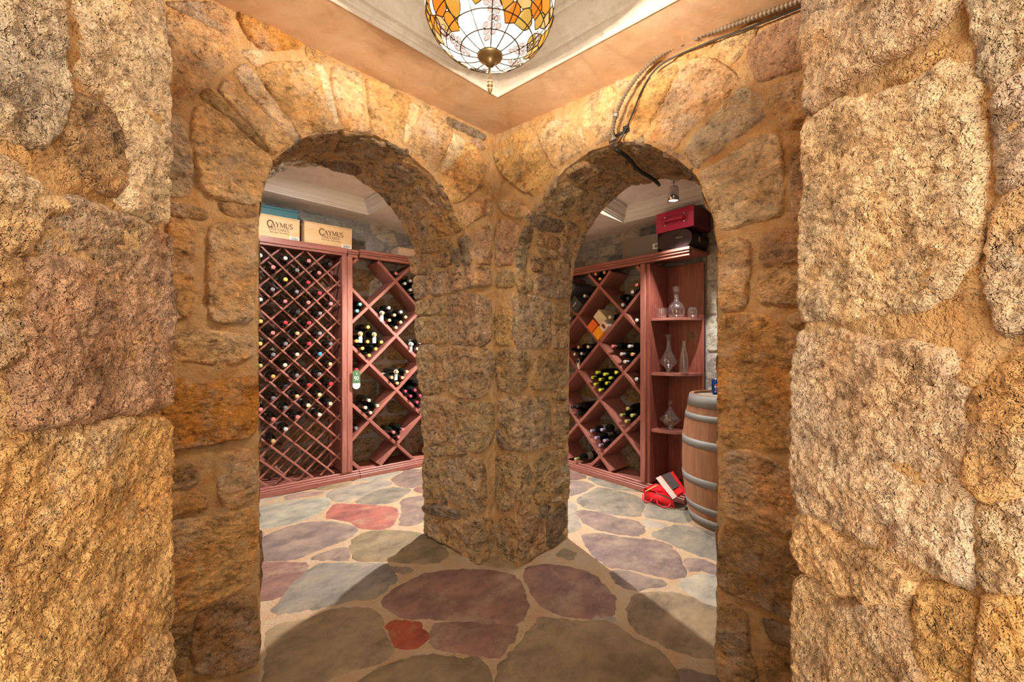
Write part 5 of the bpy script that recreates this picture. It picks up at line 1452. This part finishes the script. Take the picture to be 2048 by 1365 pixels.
# ------------------------------------------------------------------ spotlights
def spotlight(loc, aim, label, power, angle, zc_, col=(1.0, .95, .88), hang=.04, blend=.6):
    o = empty('ceiling_spotlight', (loc[0], loc[1], loc[2])); tag(o, label, 'spotlight', 'ceiling spotlights of the cellar')
    up = zc_ - loc[2]
    MB().lathe([(.045, up - .014), (.05, up - .008), (.05, up - .001), (0, up - .001)], 20).build('canopy', M_WHITE, o, True)
    MB().lathe([(.006, .03), (.006, up - .012)], 8).build('stem', M_CHROME, o, True)
    dr = (Vector(aim) - Vector(loc)).normalized(); R = dr.to_track_quat('-Z', 'Y').to_matrix().to_4x4()
    b = MB().lathe([(.0, .068), (.028, .064), (.036, .04), (.040, .0), (.041, -.045), (.037, -.045), (.035, -.028), (0, -.024)], 20).build('lamp_head', M_CHROME, o, True); b.matrix_local = R
    g = MB().lathe([(.034, -.030), (.034, -.040), (0, -.043)], 16).build('bulb', M_BULB, o, True); g.matrix_local = R; subpart(g, b)
    L = bpy.data.lights.new('spot_beam', 'SPOT'); L.energy = power; L.color = col; L.spot_size = math.radians(angle); L.spot_blend = blend; L.shadow_soft_size = .022
    lo = bpy.data.objects.new('spot_beam', L); COL.objects.link(lo); lo.parent = o; lo.matrix_local = R @ Matrix.Translation((0, 0, -.075))
    return o
M_BULB = plain('bulb_glow', (1, 1, 1), .5, 0, .5, 0, (1.0, .95, .88), 25.0)
SPOTS = [
    ((2.66, 3.0, 2.44), (1.2, 2.6, .0), 'ceiling spotlight hidden behind the stone pillar, aimed at the left rack', SPOT_MAIN, 124, zo(2.66, 3.0)),
    ((3.10, 1.364, 2.475), (3.22, 1.5, .2), 'brushed nickel spotlight hanging in the tray above the barrel', SPOT_SIDE * 1.15, 84, zo(3.1, 1.36) + .13),
    ((.75, 2.95, 2.60), (1.1, 3.9, .8), 'added unseen spotlight in the tray, brightening the lattice rack', SPOT_SIDE * .5, 150, 2.76),  # extra spot added out of view to brighten the left rack
]
for a in SPOTS: spotlight(*a)

# ------------------------------------------------------------------ stained-glass lamp
LX, LY, LZ = .862, .978, 2.232
lamp = empty('stained_glass_lamp', (LX, LY, LZ)); tag(lamp, 'stained-glass bowl lamp with amber vine leaves and grapes hanging in the tray', 'lamp')
RB_, HB_ = .205, .165
def bowl(th, ph, off=0.0):
    r = (RB_ + off) * math.sin(th); return Vector((r * math.cos(ph), r * math.sin(ph), HB_ * (1 - math.cos(th)) - off * math.cos(th)))
def glow_mat(name, es):
    m, nt, b = new_mat(name)
    oi = nt.nodes.new('ShaderNodeObjectInfo'); v = obj_vec(nt); n = noise_node(nt, v, 22, 4, .6, .8)
    c = mix(nt, ramp(nt, n, [(.35, 0.0), (.7, .55)]), oi.outputs['Color'], mix(nt, 1.0, oi.outputs['Color'], (1.0, .72, .45), 'MULTIPLY'))
    b.inputs['Base Color'].default_value = (.03, .02, .01, 1); nt.links.new(c, b.inputs['Emission Color']); b.inputs['Emission Strength'].default_value = es; b.inputs['Roughness'].default_value = .2
    return m
M_OPAL, nt_, b_ = new_mat('white_opal_glass')
b_.inputs['Base Color'].default_value = (.02, .02, .02, 1); b_.inputs['Roughness'].default_value = .2
b_.inputs['Emission Color'].default_value = (1.0, .93, .82, 1); b_.inputs['Emission Strength'].default_value = LAMP_GLASS
tr_ = nt_.nodes.new('ShaderNodeBsdfTransparent'); mx_ = nt_.nodes.new('ShaderNodeMixShader'); mx_.inputs[0].default_value = .6
nt_.links.new(b_.outputs[0], mx_.inputs[1]); nt_.links.new(tr_.outputs[0], mx_.inputs[2]); nt_.links.new(mx_.outputs[0], nt_.nodes['Material Output'].inputs[0])
M_AMBER = glow_mat('amber_glass', .72)
M_GRAPE = glow_mat('grape_glass', .72)
TH = [math.radians(a) for a in (11, 27, 42, 58, 76, 96)]; NR_P_ = 14
def patch(th0, th1, ph0, ph1, off, thick=.003, n=4):
    m = MB(); 
    for o_ in (off, off + thick):
        for i in range(n + 1):
            for j in range(n + 1): m.v.append(bowl(th0 + (th1 - th0) * i / n, ph0 + (ph1 - ph0) * j / n, o_))
    w = n + 1; N1 = w * w
    for i in range(n):
        for j in range(n):
            a = i * w + j; m.f.append((a, a + w, a + w + 1, a + 1)); m.f.append((N1 + a, N1 + a + 1, N1 + a + w + 1, N1 + a + w))
    return m
for i in range(len(TH) - 1):
    for k in range(NR_P_):
        patch(TH[i], TH[i + 1], 2 * math.pi * k / NR_P_, 2 * math.pi * (k + 1) / NR_P_, -.0015).build('glass_pane', M_OPAL, lamp, True)
cm = MB()
for i in range(len(TH)):
    cm.tube([bowl(TH[i], 2 * math.pi * k / 56, .0025) for k in range(56)], .0021 if i < len(TH) - 1 else .004, 5, True)
for k in range(NR_P_):
    cm.tube([bowl(TH[0] + (TH[-1] - TH[0]) * j / 14, 2 * math.pi * k / NR_P_, .0025) for j in range(15)], .0021, 5)
cm.build('lead_came', M_LEAD, lamp, True)
LEAF = [[(-.046, .012), (-.020, .0), (-.012, .034), (-.03, .058), (-.058, .046), (-.06, .026)], [(-.02, 0), (.002, -.016), (.02, 0), (.014, .034), (-.012, .034)],
        [(.02, 0), (.046, .012), (.06, .026), (.058, .046), (.03, .058), (.014, .034)], [(-.012, .034), (.014, .034), (.03, .058), (.012, .085), (-.012, .085), (-.03, .058)]]
AMB = [(.95, .36, .035), (.85, .42, .06), (1.0, .26, .02), (.75, .45, .09), (.95, .60, .22)]
lc = MB(); ra = random.Random(11)
def on_bowl(th0, ph0, x, y, off):
    th = th0 + y / .185; return bowl(th, ph0 + x / (RB_ * max(.25, math.sin(th))), off)
def piece(poly, th0, ph0, rot, sc, col, name, mat):
    c, s = math.cos(rot), math.sin(rot); P = [((x * c - y * s) * sc, (x * s + y * c) * sc) for x, y in poly]
    P = resample(np.array(P), (.0045 if name == 'grape' else .012 * sc + .002)); 
    if area(P) < 0: P = P[::-1]
    V, F, bd = fill_poly(P, .012 * sc, np.random.RandomState(2))
    vt = [on_bowl(th0, ph0, x, y, .0032) for x, y in V]; vb = [on_bowl(th0, ph0, x, y, .0008) for x, y in V]
    n = len(vt); nb = len(bd)
    mesh_obj(name, vt + vb, list(F) + [tuple(n + i for i in f[::-1]) for f in F] + [(bd[i], n + bd[i], n + bd[(i + 1) % nb], bd[(i + 1) % nb]) for i in range(nb)], mat, lamp, True, col)
    lc.tube([on_bowl(th0, ph0, P[k][0], P[k][1], .0040) for k in range(len(P))], .0009 if name == 'grape' else .0017, 4, True)
for k in range(9):
    ph = 2 * math.pi * (k + .35) / 9; th = math.radians(43 + (7 if k % 2 else -4)); rot = ra.uniform(-.5, .5); sc = ra.uniform(.95, 1.2)
    for q, poly in enumerate(LEAF): piece(poly, th, ph, rot, sc, AMB[(q + k) % 5], 'leaf_pane', M_AMBER)
    # grapes hang under and beside each leaf
    gx, gy = (.045 if k % 2 else -.04), -.012
    for row, cnt in enumerate((3, 2, 1) if k % 2 else (2, 3, 2, 1)):
        for c in range(cnt):
            x = gx + (c - (cnt - 1) / 2) * .0185; y = gy - row * .0165
            gr = [(x + .0084 * math.cos(a), y + .0084 * math.sin(a)) for a in np.linspace(0, 2 * math.pi, 10, endpoint=False)]
            piece(gr, th, ph, 0, 1.0, (.95, .70, .62), 'grape', M_GRAPE)
for k in range(9):
    ph = 2 * math.pi * (k + .85) / 9; th = math.radians(66)
    for q, poly in enumerate(LEAF[:3]): piece(poly, th, ph, .3, .75, AMB[(q + k + 2) % 5], 'leaf_pane', M_AMBER)
lc.build('leaf_came', M_LEAD, lamp, True)
MB().lathe([(.0, -.03), (.014, -.028), (.016, -.02), (.026, -.012), (.038, -.006), (.042, .002), (.036, .010), (0, .012)], 24).build('bottom_cap', M_BRASS, lamp, True)
MB().lathe([(.0, -.086), (.003, -.085), (.0032, -.03)], 8).build('stem', M_BRASS, lamp, True)
MB().lathe([(.0, -.122), (.002, -.121), (.006, -.112), (.0085, -.104), (.004, -.1), (.0095, -.095), (.0085, -.089), (.004, -.087), (.009, -.083), (.006, -.078), (0, -.077)], 12).build('finial', M_BRASS, lamp, True)
ztop = float(zc(LX, LY)) + .19
m = MB(); m.lathe([(.006, .0), (.006, ztop - LZ - .03)], 8); m.build('down_rod', M_BRASS, lamp, True)
MB().lathe([(.06, ztop - LZ - .03), (.055, ztop - LZ - .012), (.07, ztop - LZ - .001), (0, ztop - LZ - .001)], 20).build('canopy', M_BRASS, lamp, True)
for k in range(3):
    a = 2.1 * k; m = MB(); m.tube([bowl(TH[-1], a), Vector((0, 0, HB_ + .12))], .003, 5); m.build('hanger_arm', M_BRASS, lamp, True)

M_BAFFLE = M_OPAL.copy(); M_BAFFLE.name = 'light_baffle_glass'
for n_ in M_BAFFLE.node_tree.nodes:
    if n_.type == 'MIX_SHADER': n_.inputs[0].default_value = .07
    if n_.type == 'BSDF_PRINCIPLED': n_.inputs['Emission Strength'].default_value = 1.2
MB().lathe([(.012, HB_ + .014), (.20, HB_ + .010), (.20, HB_ + .014), (.012, HB_ + .018)], 32).build('added_light_baffle', M_BAFFLE, lamp, True)  # added disc over the bowl, holding back light thrown up into the tray
for k in range(24):
    a = 2.4 * k; r = .025 + .0045 * k
    bulb = bpy.data.lights.new('lamp_bulb', 'POINT'); bulb.energy = LAMP_BULB / 24; bulb.color = (1.0, .85, .65); bulb.shadow_soft_size = 0.0
    bo_ = bpy.data.objects.new('lamp_bulb', bulb); COL.objects.link(bo_); bo_.parent = lamp; bo_.location = (r * math.cos(a), r * math.sin(a), .10 + .0017 * k)

for m_ in (M_OPAL, M_BAFFLE, M_AMBER, M_GRAPE, M_BULB): m_.cycles.emission_sampling = 'NONE'
